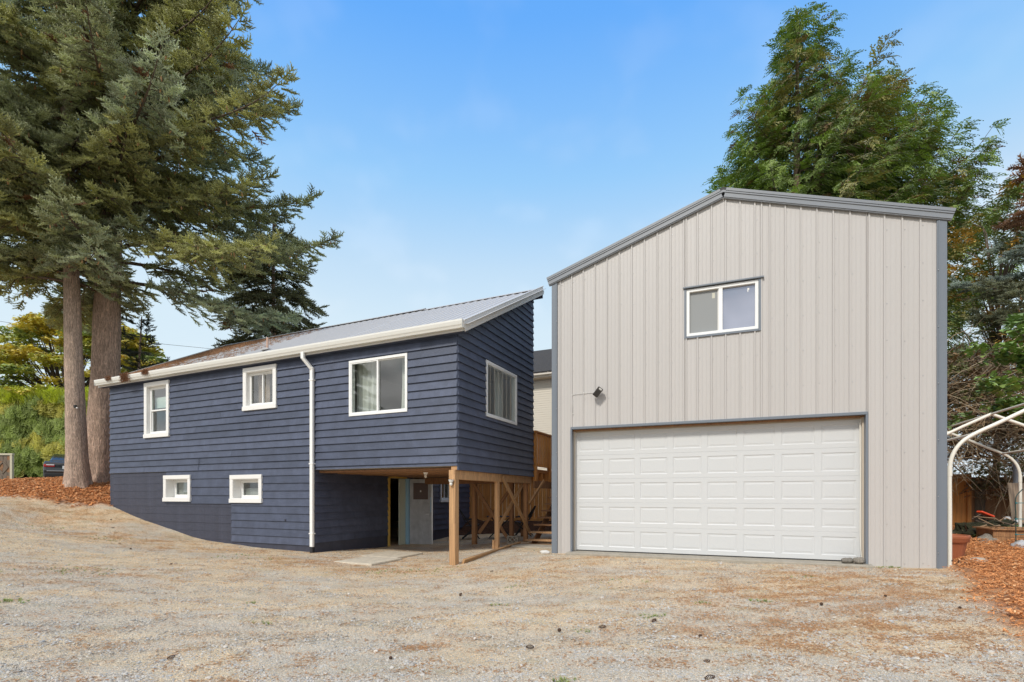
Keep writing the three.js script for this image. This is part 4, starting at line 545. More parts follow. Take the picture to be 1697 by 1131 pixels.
// ------------------------------------------------------------------ neighbour's house glimpsed between the buildings
{
  const n = thing('neighbour_house', 'cream lap-sided house with grey shingle roof behind the deck', 'house', P(-0.5, 0, 24), HT), c = mat(0.62, 0.57, 0.48, 0.6), list = [];
  part(n, 'wall', span(-3, 11, -1.6, 5.4, -6, -0.02), c); for (let y = -1.4; y < 5.3; y += 0.102) list.push(lapPiece([[-3, y], [11, y], [11, y + 0.107], [-3, y + 0.107]], y, 0.102, 0.016)); part(n, 'siding', mergeGeometries(list), c).userData.kind = 'stuff';
  part(n, 'fascia', span(-3.3, 11.3, 5.30, 5.52, 0.40, 0.44), c); part(n, 'gutter', span(-3.3, 11.3, 5.36, 5.50, 0.442, 0.56, 0.03), mat(0.66, 0.60, 0.52, 0.5)); part(n, 'soffit', span(-3.3, 11.3, 5.27, 5.30, -0.02, 0.44), mat(0.45, 0.38, 0.30, 0.7));
  const r = part(n, 'roof', metreUV(tri([-3.4, 5.50, 0.58, 11.4, 5.50, 0.58, 11.4, 7.6, -3.2, -3.4, 7.6, -3.2, -3.4, 5.50, -6.8, 11.4, 5.50, -6.8], [0, 1, 2, 0, 2, 3, 3, 2, 5, 3, 5, 4])), mat(0.15, 0.135, 0.12, 0.9, { map: roughMap, bumpMap: paintBump, bumpScale: 0.02 })); r.geometry.computeVertexNormals();
  for (let i = 0; i < 22; i++) { const t = i / 22, L = []; for (let x = -3.4; x < 11.2; x += 0.33) L.push(box(0.32, 0.012, 0.2, x + 0.16 + rr(-0.01, 0.01), 0, 0)); const m = part(r, 'shingle_course', mergeGeometries(L), mat(0.13 + 0.03 * rnd(), 0.12 + 0.025 * rnd(), 0.108, 0.9, { map: roughMap }), V(0, 5.515 + t * 2.1, 0.5 - t * 3.78), [0.53, 0, 0]); m.userData.kind = 'stuff'; }
}

// ------------------------------------------------------------------ right side: canopy frame, pots, planter, fences
{
  const c = thing('canopy_frame', 'bare white pipe canopy frame standing beside the garage', 'canopy frame'), w = [0.926, -0.378], l = [0.378, 0.926], O = [7.02, 8.2], at = (t, h, q) => P(O[0] + w[0] * t + l[0] * q, h, O[1] + w[1] * t + l[1] * q), Wd = 2.95;
  for (const q of [0, 2.5, 5.0]) {
    const prof = [[0, -1.2], [0, -0.3], [0, 0.40], [0.015, 0.58], [0.07, 0.74], [0.17, 0.88], [0.32, 0.99], [0.6, 1.14], [1.0, 1.36], [Wd / 2, 1.60]], a = prof.map(([t, h]) => at(t, h, q)), b = prof.map(([t, h]) => at(Wd - t, h, q));
    for (const pts of [a, b]) { const p = part(c, 'arch_pipe', tube(pts, 0.03, 60, 10), M.pipe); part(p, 'pipe_sleeve', new THREE.CylinderGeometry(0.034, 0.034, 0.16, 12).translate(pts[2].x, pts[2].y, pts[2].z), M.pipe); part(p, 'bolt', new THREE.SphereGeometry(0.012, 8, 6).translate(pts[0].x + 0.01, CY - 1.03, pts[0].z + 0.03), M.black); }
  }
  for (const t of [0.32, Wd / 2, Wd - 0.32]) part(c, 'purlin', tube([at(t, t === Wd / 2 ? 1.60 : 0.99, 0), at(t, t === Wd / 2 ? 1.60 : 0.99, 2.5), at(t, t === Wd / 2 ? 1.60 : 0.99, 5)], 0.022, 8, 8), M.pipe);
}
function pot(name, label, X, Z, R, H, m, soil) { const o = thing(name, label, 'flower pot', gP(X, Z, 0)); const pts = [[0, 0], [R * 0.66, 0], [R * 0.7, 0.02], [R * 0.88, H * 0.74], [R * 0.97, H * 0.75], [R * 0.97, H * 0.86], [R, H * 0.87], [R * 1.02, H * 0.98], [R * 0.98, H], [R * 0.9, H], [R * 0.88, H * 0.8], [0, H * 0.8]]; part(o, 'pot_body', new THREE.LatheGeometry(pts.map((p) => new THREE.Vector2(...p)), 36), m); part(o, 'soil', new THREE.CircleGeometry(R * 0.87, 24).rotateX(-Math.PI / 2).translate(0, H * 0.84, 0), mat(0.05, 0.035, 0.025, 0.95)); return o; }
pot('flower_pot', 'large terracotta flower pot behind the white canopy leg', 7.42, 8.75, 0.32, 0.46, M.terracotta); pot('flower_pot', 'dark red-brown pot standing behind the large terracotta pot', 8.0, 9.75, 0.28, 0.52, M.darkTerracotta);
{ const g = new THREE.IcosahedronGeometry(1, 3), p = g.attributes.position; for (let i = 0; i < p.count; i++) { const q = V().fromBufferAttribute(p, i), k = 1 + 0.35 * fbm3(q.x * 2, q.y * 2, q.z * 2, 3); p.setXYZ(i, q.x * k * 0.15, q.y * k * 0.10, q.z * k * 0.1); } g.computeVertexNormals(); const b = single('potting_bag', g, mat(0.75, 0.58, 0.03, 0.45), 'crumpled yellow bag lying on the dark pot', 'bag', null, gP(8.0, 9.75, 0.58)); }
{ const b = single('pipe_cap', new THREE.CylinderGeometry(0.035, 0.045, 0.1, 14).rotateZ(1.4), M.black, 'black plastic pipe end on the mulch by the canopy leg', 'pipe end', null, gP(7.25, 8.25, 0.05)); }
rock('pale flat rock on the mulch beside the terracotta pot', 7.66, 8.42, [0.19, 0.08, 0.11], mat(0.50, 0.42, 0.33, 0.9, { bumpMap: paintBump, bumpScale: 0.01 }), 0.4); rock('small dark rock behind the terracotta pot', 7.98, 9.1, [0.09, 0.06, 0.08], M.rock[2], 0.4);
for (const [X, Z, s, i, L] of [[10.15, 11.0, 0.13, 1, 'grey border rock, leftmost of the row behind the mulch'], [10.55, 11.3, 0.24, 0, 'largest tan border rock in the row behind the mulch'], [10.95, 11.4, 0.15, 1, 'grey border rock, third of the row behind the mulch'], [10.7, 10.75, 0.13, 0, 'flat pale border rock in front of the brush pile'], [10.85, 10.62, 0.12, 2, 'dark border rock next to the wooden planter']]) rock(L, X, Z, [s, s * 0.65, s * 0.8], M.rock[i], 0.4, 'border rocks behind the mulch');
rock('smooth silvery grey rock in front of the planter box', 10.12, 10.15, [0.17, 0.12, 0.13], mat(0.45, 0.45, 0.46, 0.6), 0.6);
{ const b = thing('planter_box', 'brown wooden planter box at the foot of the rear canopy leg', 'planter', gP(11.35, 11.25), GT); for (let k = 0; k < 2; k++) { part(b, 'plank', span(-0.75, 0.75, k * 0.15, k * 0.15 + 0.145, 0.38, 0.41, 0.003), M.brownWood[0]); part(b, 'plank', span(-0.75, 0.75, k * 0.15, k * 0.15 + 0.145, -0.41, -0.38, 0.003), M.brownWood[1]); for (const s of [-1, 1]) part(b, 'plank', span(s * 0.735 - 0.015, s * 0.735 + 0.015, k * 0.15, k * 0.15 + 0.145, -0.379, 0.379, 0.003), M.brownWood[1]); } part(b, 'top_rim', metreUV(new THREE.ExtrudeGeometry(rectShape([[-0.8, -0.46], [0.8, -0.46], [0.8, 0.46], [-0.8, 0.46]], [[-0.7, 0.7, -0.36, 0.36]]), { depth: 0.03, bevelEnabled: false })).rotateX(-Math.PI / 2).translate(0, 0.3, 0), M.brownWood[0]); part(b, 'soil', span(-0.73, 0.73, 0.0, 0.24, -0.37, 0.37), mat(0.05, 0.035, 0.025, 0.95)); }
{ const t = thing('garden_trellis', 'dark green wire trellis with teal clips in front of the planter', 'trellis', gP(10.1, 10.25)), m = mat(0.02, 0.05, 0.045, 0.4), teal = mat(0.02, 0.18, 0.20, 0.5); for (const x of [0, 0.36, 0.72]) part(t, 'upright', tube([V(x, 0, 0), V(x, 0.6, 0), V(x, 1.05, 0), V(x + 0.04, 1.12, 0), V(x + 0.16, 1.22, -0.02)], 0.009, 24, 6), m); for (const y of [0.31, 0.62, 0.94]) { part(t, 'rung', bar(V(-0.02, y, 0.012), V(0.76, y, 0.012), 0.012, 0.012), teal); for (const x of [0, 0.36, 0.72]) part(t, 'clip', rbox(0.028, 0.03, 0.03, 0.004, x, y, 0.006), teal); } }
{ const f = thing('cedar_fence', 'short amber cedar fence panel seen right of the garage', 'fence', P(11.2, 0, 15)); for (let i = 0; i < 14; i++) part(f, 'fence_board', box(0.148, 1.62, 0.022, i * 0.15 + 0.08, -0.20, rr(-0.004, 0.004)), pick(M.stain.slice(0, 3))); part(f, 'cap_board', span(0, 2.16, 0.612, 0.65, -0.05, 0.06), M.stain[1]); part(f, 'face_rail', span(0, 2.12, 0.53, 0.61, 0.013, 0.035), M.stain[1]); part(f, 'post', span(2.12, 2.24, -1.2, 0.66, -0.07, 0.05, 0.004), M.stain[0]); }
{ const f = thing('weathered_fence', 'dark weathered board fence overgrown with dry vines', 'fence', P(13.45, 0, 15.6), -0.1); for (let i = 0; i < 34; i++) part(f, 'fence_board', box(0.143, 1.6 + rr(-0.02, 0.02), 0.022, i * 0.15 + 0.08, -0.22, rr(-0.006, 0.006)), pick([M.greyWood, M.greyWood, M.brownWood[2]])); part(f, 'rail', span(0, 5.1, 0.45, 0.54, 0.013, 0.05), M.greyWood); part(f, 'post', span(1.6, 1.69, -1.2, 0.75, 0.02, 0.11), mat(0.16, 0.17, 0.18, 0.6)); }
single('metal_post', new THREE.CylinderGeometry(0.055, 0.055, 2.0, 12).translate(0, 1.0, 0), mat(0.20, 0.215, 0.24, 0.5), 'grey metal post behind the rear canopy leg', 'post', null, gP(13.0, 13.2, -0.05));
{ const b = single('plywood_sheet', metreUV(rbox(0.9, 1.35, 0.02, 0.003).rotateX(-0.12)), mat(0.42, 0.33, 0.24, 0.8, { map: rep(woodMap, 1, 0.3) }), 'tan plywood sheet leaning behind the trellis', 'plywood', null, gP(12.35, 12.2, 0.66)); }
{ // heap of sods, sticks and a red scoop
  const b = thing('brush_pile', 'mossy heap of sods and cut sticks in front of the fence', 'brush pile', gP(11.55, 12.3)); const g = new THREE.SphereGeometry(1, 40, 20), p = g.attributes.position; for (let i = 0; i < p.count; i++) { const q = V().fromBufferAttribute(p, i), k = 1 + 0.4 * fbm3(q.x * 1.6, q.y * 1.6, q.z * 1.6, 4); p.setXYZ(i, q.x * k * 0.9, Math.max(-0.05, q.y * k * 0.42), q.z * k * 0.55); } const u = metreUV(mergeVertices((g.deleteAttribute('normal'), g), 1e-4)); u.computeVertexNormals(); part(b, 'sod_mound', u, mat(0.085, 0.085, 0.03, 0.95, { map: roughMap, bumpMap: paintBump, bumpScale: 0.05 }));
  for (let i = 0; i < 34; i++) { const a = rr(0, 6.28), x = rr(-0.9, 0.9), z = rr(-0.3, 0.6), y = rr(0.05, 0.5) * (1 - Math.abs(x) * 0.6); part(b, 'stick', taper([V(x, y, z), V(x + 0.3 * Math.cos(a), y + rr(-0.05, 0.18), z + 0.1), V(x + rr(0.4, 0.8) * Math.cos(a), y + rr(-0.1, 0.2), z + 0.25 * Math.sin(a))], [rr(0.008, 0.035), 0.015, 0.006], 6), pick([M.limb, M.twigBrown, M.greyWood])); }
  const fl = []; for (let i = 0; i < 360; i++) { const x = rr(-0.9, 0.9), z = rr(0.1, 0.65), s = rr(0.03, 0.08), a = rr(0, 6.28); fl.push(tri([0, 0, 0, s, s * 0.3, s * 0.4, 0, s * 0.5, s, -s * 0.5, s * 0.2, s * 0.6], [0, 1, 2, 0, 2, 3]).rotateY(a).translate(x, rr(0.02, 0.36) * (1.1 - Math.abs(x)), z)); } const lg = mergeGeometries(fl); lg.computeVertexNormals(); part(b, 'low_leaves', lg, mat(0.09, 0.14, 0.035, 0.8)).userData.kind = 'stuff';
  single('garden_scoop', rbox(0.34, 0.05, 0.16, 0.02).rotateZ(-0.38), mat(0.70, 0.07, 0.02, 0.5), 'bright red plastic scoop resting on the brush pile', 'scoop', null, gP(11.3, 12.2, 0.60)); rock('white rounded lump lying on the brush pile', 0, 0, [0.2, 0.14, 0.15], mat(0.6, 0.6, 0.6, 0.5), 0, null, gP(12.0, 12.3, 0.38));
}

// ------------------------------------------------------------------ left background: street, gate, parked car, overhead wires
{ const pos = [], idx = []; for (let j = 0; j <= 10; j++) for (let i = 0; i <= 30; i++) { const X = -34 + i * 0.7, Z = 22.6 + j * 0.5, q = P(X, groundH(X, Z) + 0.03, Z); pos.push(q.x, q.y, q.z); } for (let j = 0; j < 10; j++) for (let i = 0; i < 30; i++) { const a = j * 31 + i; idx.push(a, a + 1, a + 31, a + 1, a + 32, a + 31); } const g = metreUV(tri(pos, idx)); g.computeVertexNormals(); structure('street', g, mat(0.42, 0.40, 0.37, 0.9, { map: concreteMap })); }
{ const g = thing('wooden_gate', 'brown shingled gate panel in a cream frame before the hedge', 'gate', gP(-27.6, 27.2)), cr = mat(0.52, 0.47, 0.34, 0.7); for (const x of [-1.0, 1.0]) part(g, 'post', span(x - 0.06, x + 0.06, -0.1, 1.36, -0.06, 0.06, 0.008), cr); part(g, 'top_rail', span(-1.08, 1.08, 1.30, 1.40, -0.07, 0.07, 0.008), cr); part(g, 'panel', span(-0.94, 0.94, 0, 1.3, -0.04, 0.0), M.greyWood); for (let r = 0; r < 6; r++) for (let c = 0; c < 9; c++) part(g, 'shingle', box(0.195, 0.25, 0.015, -0.83 + c * 0.208 + (r % 2) * 0.04, 0.12 + r * 0.2, 0.012 + rr(0, 0.008)), pick([M.greyWood, M.brownWood[2], M.greyWood])); for (const s of [-1, 1]) { part(g, 'diagonal_strip', bar(V(0.55 + s * 0.28, 0.65, 0.045), V(0.55, 0.95, 0.045), 0.06, 0.02), M.greyWood); part(g, 'diagonal_strip', bar(V(0.55 + s * 0.28, 0.65, 0.045), V(0.55, 0.35, 0.045), 0.06, 0.02), M.greyWood); } }
{ // dark saloon seen from behind
  const c = thing('parked_car', 'black saloon car parked by the hedge, tail lights towards us', 'car', gP(-23.9, 27.8, -0.12), 0.62), paint = new THREE.MeshPhysicalMaterial({ color: rgb(0.012, 0.013, 0.016), roughness: 0.25, clearcoat: 1, clearcoatRoughness: 0.05 });
  const side = new THREE.Shape(); side.moveTo(-2.3, 0.35); side.lineTo(-2.32, 0.62); side.quadraticCurveTo(-2.3, 0.98, -2.12, 1.0); side.lineTo(-1.5, 1.02); side.lineTo(1.0, 0.98); side.quadraticCurveTo(2.1, 0.9, 2.25, 0.6); side.lineTo(2.25, 0.35); side.lineTo(1.75, 0.22); side.lineTo(-1.9, 0.22); side.closePath();
  const ex = (s, w, b) => new THREE.ExtrudeGeometry(s, { depth: w - 2 * b, bevelEnabled: true, bevelSize: b, bevelThickness: b, bevelSegments: 4, curveSegments: 10 }).translate(0, 0, -w / 2 + b).rotateY(-Math.PI / 2).rotateY(Math.PI);
  part(c, 'body', ex(side, 1.8, 0.1), paint); const cab = new THREE.Shape(); cab.moveTo(-1.75, 1.0); cab.quadraticCurveTo(-1.0, 1.42, -0.5, 1.44); cab.lineTo(0.3, 1.42); cab.quadraticCurveTo(0.8, 1.3, 1.2, 1.0); cab.closePath(); part(c, 'cabin', ex(cab, 1.5, 0.14), paint);
  const zr = 2.41; part(c, 'rear_window', bar(V(0, 1.09, 1.68), V(0, 1.40, 0.82), 1.18, 0.02), mat(0.02, 0.022, 0.025, 0.08)); for (const s of [-1, 1]) { const t = part(c, 'tail_light', rbox(0.42, 0.13, 0.1, 0.03, s * 0.66, 0.86, zr - 0.02), mat(0.45, 0.01, 0.012, 0.25)); part(t, 'reversing_lens', rbox(0.3, 0.045, 0.02, 0.01, s * 0.62, 0.90, zr + 0.035), mat(0.75, 0.72, 0.72, 0.2)); for (const z of [1.35, -1.4]) { const w = part(c, 'wheel', new THREE.CylinderGeometry(0.32, 0.32, 0.2, 24).rotateZ(Math.PI / 2).translate(s * 0.8, 0.32, z), M.black); part(w, 'rim', new THREE.CylinderGeometry(0.2, 0.2, 0.21, 16).rotateZ(Math.PI / 2).translate(s * 0.805, 0.32, z), M.steel); } }
  part(c, 'number_plate', rbox(0.32, 0.16, 0.02, 0.004, 0, 0.78, zr + 0.05), M.white); part(c, 'badge', rbox(0.12, 0.06, 0.02, 0.01, 0, 0.94, zr + 0.03), M.steel); part(c, 'bumper_line', rbox(1.5, 0.03, 0.03, 0.01, 0, 0.60, zr + 0.06), M.steel); part(c, 'bumper', rbox(1.7, 0.2, 0.12, 0.05, 0, 0.40, zr + 0.0), M.black);
}
for (const [y0, y1, L] of [[533, 560, 'topmost thin wire'], [560, 600, 'second wire from the top'], [593, 630, 'third wire from the top'], [605, 644, 'lowest, thickest wire']]) { const h = (y) => (823 - y) / 848 * 40; single('overhead_wire', tube([P(-52, h(y0 - 26) , 40), P(-40, h(y0), 40), P(-34, h(y0 + 0.62 * (y1 - y0)) - 0.12, 40.5), P(-22, h(y1 + 12), 42)], y0 > 600 ? 0.035 : y0 < 540 ? 0.014 : 0.026, 30, 6), M.black, `${L} crossing the sky at the far left`, 'wire', 'overhead wires'); }
{ // fallen cones
  const scale = new THREE.IcosahedronGeometry(1, 1), p = scale.attributes.position; const parts = []; for (let r = 0; r < 7; r++) { const y = r / 6, R = Math.sin(Math.PI * (0.12 + 0.8 * y)) * 0.018; for (let k = 0; k < 7; k++) { const a = k / 7 * 6.283 + r * 0.45; parts.push(new THREE.TetrahedronGeometry(0.0085).scale(1, 0.6, 1).rotateY(-a).translate(Math.cos(a) * R, (y - 0.5) * 0.075, Math.sin(a) * R)); } } const g = mergeGeometries(parts).rotateZ(Math.PI / 2); g.computeVertexNormals(); reseed(351); const cm = mat(0.085, 0.048, 0.03, 0.9); let i = 0;
  const near = [[-2.8, 4.2], [0.47, 5.07], [0.92, 5.2], [1.5, 5.4], [-1.01, 4.26], [0.16, 4.55], [1.58, 4.15], [1.45, 3.75], [1.79, 4.86]], far = [[-6.2, 9.3], [-0.7, 6.96], [-0.35, 8.9], [3.6, 5.95], [4.95, 5.65], [4.6, 6.3], [-10.9, 13.9], [-10.3, 13.2], [-8.9, 11.6], [-8.2, 11.0]];
  for (const [list, L] of [[near, 'dark brown fallen cone on the gravel in the foreground'], [far, 'dark brown fallen cone on the gravel farther up the drive']]) for (const [X, Z] of list) { const s = rr(0.6, 0.95); const m = single('fallen_cone', g, cm, L, 'cone', L.includes('foreground') ? 'cones lying in the foreground' : 'cones lying farther up the drive', gP(X, Z, 0.018 * s)); m.scale.setScalar(s); m.rotation.set(rr(-0.3, 0.3), rr(0, 6.28), rr(-0.2, 0.2)); i++; }
}

// ------------------------------------------------------------------ left of the drive, out of the picture: what the raised room's window mirrors
{ const n = thing('gabled_house', 'grey gabled house across the drive, mirrored in the window', 'house', gP(-25, 1.5), 0.5), w = mat(0.30, 0.29, 0.27, 0.8); part(n, 'wall', metreUV(new THREE.ExtrudeGeometry(new THREE.Shape([[-4.5, -0.5], [4.5, -0.5], [4.5, 3.4], [0, 6.2], [-4.5, 3.4]].map((p) => new THREE.Vector2(...p))), { depth: 9, bevelEnabled: false })).translate(0, 0, -4.5), w); for (const s of [-1, 1]) part(n, 'roof', bar(V(s * 5.1, 3.15, 0), V(0, 6.35, 0), 0.16, 10), mat(0.14, 0.13, 0.125, 0.9)); part(n, 'garage_door', span(-2.6, 2.6, -0.1, 2.2, 4.5, 4.54), mat(0.5, 0.49, 0.46, 0.7)); part(n, 'chimney', span(1.4, 2.2, 4.6, 7.0, -1, -0.2), mat(0.25, 0.12, 0.08, 0.9)); }

// ------------------------------------------------------------------ foliage pieces
const shootNeedles = (o, d, len, n, nl, nw, out) => { // needles round a shoot from o along d
  const s = (Math.abs(d.y) < 0.9 ? V(0, 1, 0) : V(1, 0, 0)).cross(d).normalize(), b = d.clone().cross(s);
  for (let i = 0; i < n; i++) { const t = (i + 0.5) / n, a = i * 2.4 + rr(-0.3, 0.3), r = s.clone().multiplyScalar(Math.cos(a)).addScaledVector(b, Math.sin(a)), base = o.clone().addScaledVector(d, len * t), tip = base.clone().addScaledVector(r, nl * rr(0.75, 1.1)).addScaledVector(d, nl * 0.75), w = r.clone().cross(d).multiplyScalar(nw); out.push(base.x + w.x, base.y + w.y, base.z + w.z, base.x - w.x, base.y - w.y, base.z - w.z, tip.x, tip.y, tip.z); }
  const tip = o.clone().addScaledVector(d, len * 1.12); for (let k = 0; k < 2; k++) { const r = k ? s : b; out.push(o.x + r.x * nw * 1.6, o.y + r.y * nw * 1.6, o.z + r.z * nw * 1.6, o.x - r.x * nw * 1.6, o.y - r.y * nw * 1.6, o.z - r.z * nw * 1.6, tip.x, tip.y, tip.z); }
};
const finish = (out) => { const g = tri(out); g.computeVertexNormals(); return g; };
function spruceSpray(seed) { reseed(seed); const out = []; shootNeedles(V(0, 0, 0), V(0, 0.06, 1).normalize(), 0.34, 12, 0.052, 0.015, out); for (let i = 0; i < 7; i++) { const t = 0.05 + i * 0.042, sd = i % 2 ? 1 : -1, d = V(sd * rr(0.6, 0.95), rr(-0.15, 0.4), rr(0.55, 0.85)).normalize(); shootNeedles(V(0, 0.02 * t, t), d, rr(0.11, 0.19) * (1.15 - t * 1.4), 7, 0.046, 0.014, out); } return finish(out); }
function cedarSpray(seed) { // flat hanging fan of scale leaves
  reseed(seed); const out = [], blade = (o, d, l, w) => { const s = V(-d.z, 0, d.x).normalize().multiplyScalar(w), m = o.clone().addScaledVector(d, l * 0.5), e = o.clone().addScaledVector(d, l), h = V(0, rr(-0.01, 0.01), 0); out.push(o.x, o.y, o.z, m.x + s.x, m.y + h.y, m.z + s.z, e.x, e.y, e.z, o.x, o.y, o.z, e.x, e.y, e.z, m.x - s.x, m.y - h.y, m.z - s.z); };
  const ax = (t) => V(0.03 * Math.sin(t * 4), -0.10 * t * t * 3, t * 0.42); for (let i = 0; i < 10; i++) { const t = i / 10, sd = i % 2 ? 1 : -1, o = ax(t), d = V(sd * rr(0.55, 0.85), -0.25 - 0.4 * t, 0.75).normalize(), l = 0.22 * (1.1 - t); blade(o, d, l, 0.016); for (let k = 0; k < 3; k++) blade(o.clone().addScaledVector(d, l * (0.25 + 0.22 * k)), V(d.x + (k % 2 ? 0.6 : -0.6) * sd, d.y - 0.15, d.z).normalize(), l * 0.42, 0.012); } blade(ax(0), ax(1).sub(ax(0)).normalize(), 0.44, 0.02); return finish(out);
}
function leafCluster(seed, n, L, W, spreadR) { reseed(seed); const out = []; for (let i = 0; i < n; i++) { const a = rr(0, 6.28), e = rr(-0.5, 0.35), d = V(Math.cos(a) * Math.cos(e), Math.sin(e), Math.sin(a) * Math.cos(e)), o = V(rr(-1, 1), rr(-0.5, 0.5), rr(-1, 1)).multiplyScalar(spreadR), s = V(-d.z, rr(-0.35, 0.35), d.x).normalize().multiplyScalar(W * rr(0.8, 1.1)), l = L * rr(0.75, 1.2), m = o.clone().addScaledVector(d, l * 0.42), e2 = o.clone().addScaledVector(d, l); e2.y -= l * 0.18; m.y += l * 0.05; const A = m.clone().add(s), B = m.clone().sub(s); out.push(o.x, o.y, o.z, A.x, A.y - l * 0.04, A.z, m.x, m.y, m.z, o.x, o.y, o.z, m.x, m.y, m.z, B.x, B.y - l * 0.04, B.z, A.x, A.y - l * 0.04, A.z, e2.x, e2.y, e2.z, m.x, m.y, m.z, m.x, m.y, m.z, e2.x, e2.y, e2.z, B.x, B.y - l * 0.04, B.z); } return finish(out); }
const SP = [spruceSpray(401), spruceSpray(402), spruceSpray(403)], CD = [cedarSpray(411), cedarSpray(412)];
const coneGeo = new THREE.SphereGeometry(1, 6, 5).scale(0.3, 1, 0.3).toNonIndexed();

// trunk with flare, bark ridges and slight lean
function trunkMesh(H, r0, r1, lean, flare = 0.45, n = 26, curve = 0) {
  const pos = [], uv = [], idx = [], rows = Math.ceil(H / 0.3), o = rr(0, 40);
  for (let j = 0; j <= rows; j++) { const t = j / rows, y = t * H - 0.4, R = lerp(r0, r1, Math.pow(t, 0.9)) * (1 + flare * Math.exp(-(y + 0.1) * 1.6)); for (let i = 0; i <= n; i++) { const a = i / n * 6.2832, k = R * (1 + 0.05 * noise3(Math.cos(a) * 1.4 + o, Math.sin(a) * 1.4, y * 0.5) + 0.14 * Math.exp(-y * 1.3) * Math.sin(a * 5 + o) + 0.022 * noise3(Math.cos(a) * 5, Math.sin(a) * 5 + o, y * 1.8)); pos.push(lean[0] * t + curve * Math.sin(t * 3) + Math.cos(a) * k, y, lean[1] * t + Math.sin(a) * k); uv.push(i / n * 2 * Math.PI * r0, y); } }
  for (let j = 0; j < rows; j++) for (let i = 0; i < n; i++) { const A = j * (n + 1) + i, B = A + n + 1; idx.push(A, B, A + 1, A + 1, B, B + 1); } const g = tri(pos, idx); g.setAttribute('uv', new THREE.Float32BufferAttribute(uv, 2)); g.computeVertexNormals(); return g;
}
const inSight = (p) => { const Z = -p.z; return Z > 1 && Math.abs(p.x) < 1.22 * Z + 2 && p.y < 1.22 * Z + 3; };
function conifer(root, o) { // whorled limbs with side branches carrying sprays
  const limbs = [], sprays = o.geos.map(() => [[], []]), cones = [[], []], bw = root.position; let az = rr(0, 6.28);
  const lean = (h) => V(o.lean[0] * h / o.H, 0, o.lean[1] * h / o.H);
  const put = (p, d, s, tint) => { if (!inSight(p.clone().add(bw))) return; const k = Math.floor(rnd() * o.geos.length); sprays[k][0].push(basis(d, V(rr(-0.3, 0.3), 1, rr(-0.3, 0.3)), s, p)); sprays[k][1].push(tint); };
  for (let h = o.from; h < o.H - 0.3; h += o.step * (0.7 + 0.6 * rnd())) {
    const t = (h - o.from) / (o.H - o.from);
    az += 2.4 + rr(-0.35, 0.35); const reach = o.radius(h, az) * rr(0.66, 1.1); if (reach < 0.25 || (o.gaps && noise3(h * 0.55, Math.cos(az) * 1.3, Math.sin(az) * 1.3) < -o.gaps)) continue;
    const dir = V(Math.cos(az), 0, Math.sin(az)), rise = lerp(o.rise[0], o.rise[1], t) + rr(-0.12, 0.12), droop = o.droop * rr(0.7, 1.2), up = o.tip, base = lean(h).setY(h);
    const at = (s) => base.clone().addScaledVector(dir, reach * s * (1 - 0.08 * s)).add(V(0, reach * (rise * s - droop * s * s + up * s * s * s * s), 0));
    if (o.keep && !o.keep(at(0.75).add(bw))) continue;
    const n = Math.max(4, Math.ceil(reach / 0.6)), pts = [], rad = []; for (let i = 0; i <= n; i++) { pts.push(at(i / n)); rad.push(lerp(o.limbR * Math.min(1, reach / 4), 0.008, i / n)); } limbs.push(taper(pts, rad, 5));
    const tintBase = o.tint(h, az);
    for (let q = o.bare; q <= 1.001; q += o.gap / reach) {
      const p0 = at(q), fw = at(Math.min(1, q + 0.03)).sub(at(q - 0.03)).normalize();
      for (const sd of [-1, 1]) {
        const sw = o.sweep + rr(-0.2, 0.2), d2 = fw.clone().applyAxisAngle(V(0, 1, 0), sd * sw), len = Math.max(0.16, Math.min(o.sideMax, reach * 0.42) * Math.sin(Math.PI * (0.16 + 0.80 * q)) * rr(0.6, 1.15)) * (q > 0.93 ? 0.7 : 1);
        d2.y = d2.y * 0.4 + rr(-0.35, 0.10) * o.hang; d2.normalize(); const b = (u) => p0.clone().addScaledVector(d2, len * u).add(V(0, -o.hang * 0.30 * len * u * u + 0.02, 0));
        if (len > 0.35) limbs.push(taper([p0, b(0.5), b(1)], [0.014, 0.009, 0.004], 3));
        const m = Math.max(1, Math.round(len / o.pitch)); for (let i = 0; i <= m; i++) { const u = (i + rr(0.1, 0.7)) / (m + 0.6), p = b(Math.min(1, u)), side = i % 2 ? 1 : -1, d = d2.clone().applyAxisAngle(V(0, 1, 0), side * rr(0.15, 0.75)).addScaledVector(fw, 0.35); d.y += rr(-0.45, 0.30) * o.ruffle + o.perk; const c = tintBase.clone().multiplyScalar(rr(0.6, 1.4)); if (o.accent && rnd() < o.accent[0]) c.copy(o.accent[1]).multiplyScalar(rr(0.7, 1.2)); put(p, d, o.size * rr(0.75, 1.25), c);
          if (o.cones && rnd() < o.cones * (h > 4 ? 1 : 0.3)) { const cp2 = p.clone().add(V(rr(-0.1, 0.1), -0.06, rr(-0.1, 0.1))); if (inSight(cp2.clone().add(bw))) { cones[0].push(new THREE.Matrix4().compose(cp2, new THREE.Quaternion().setFromEuler(new THREE.Euler(rr(-0.4, 0.4), 0, rr(-0.4, 0.4))), V(1, 1, 1).multiplyScalar(rr(0.05, 0.085)))); const k = rr(0.7, 1.3); cones[1].push(rgb(0.40 * k, 0.235 * k, 0.11 * k)); } } }
      }
    }
    put(at(1), at(1).sub(at(0.93)).setY(0.05 + o.perk), o.size * 1.15, tintBase);
  }
  part(root, 'limbs', mergeGeometries(limbs), M.limb).userData.kind = 'stuff';
  sprays.forEach(([ms, cs], i) => { if (ms.length) instanced('foliage', o.geos[i], M.needle, ms, cs, root); }); if (cones[0].length) instanced('cones', coneGeo, M.cone, ...cones, root);
  return sprays.reduce((a, s) => a + s[0].length, 0);
}
const blueGreen = () => { const k = rnd(); return k < 0.5 ? rgb(0.42, 0.45, 0.235) : k < 0.85 ? rgb(0.43, 0.435, 0.165) : rgb(0.50, 0.55, 0.36); };
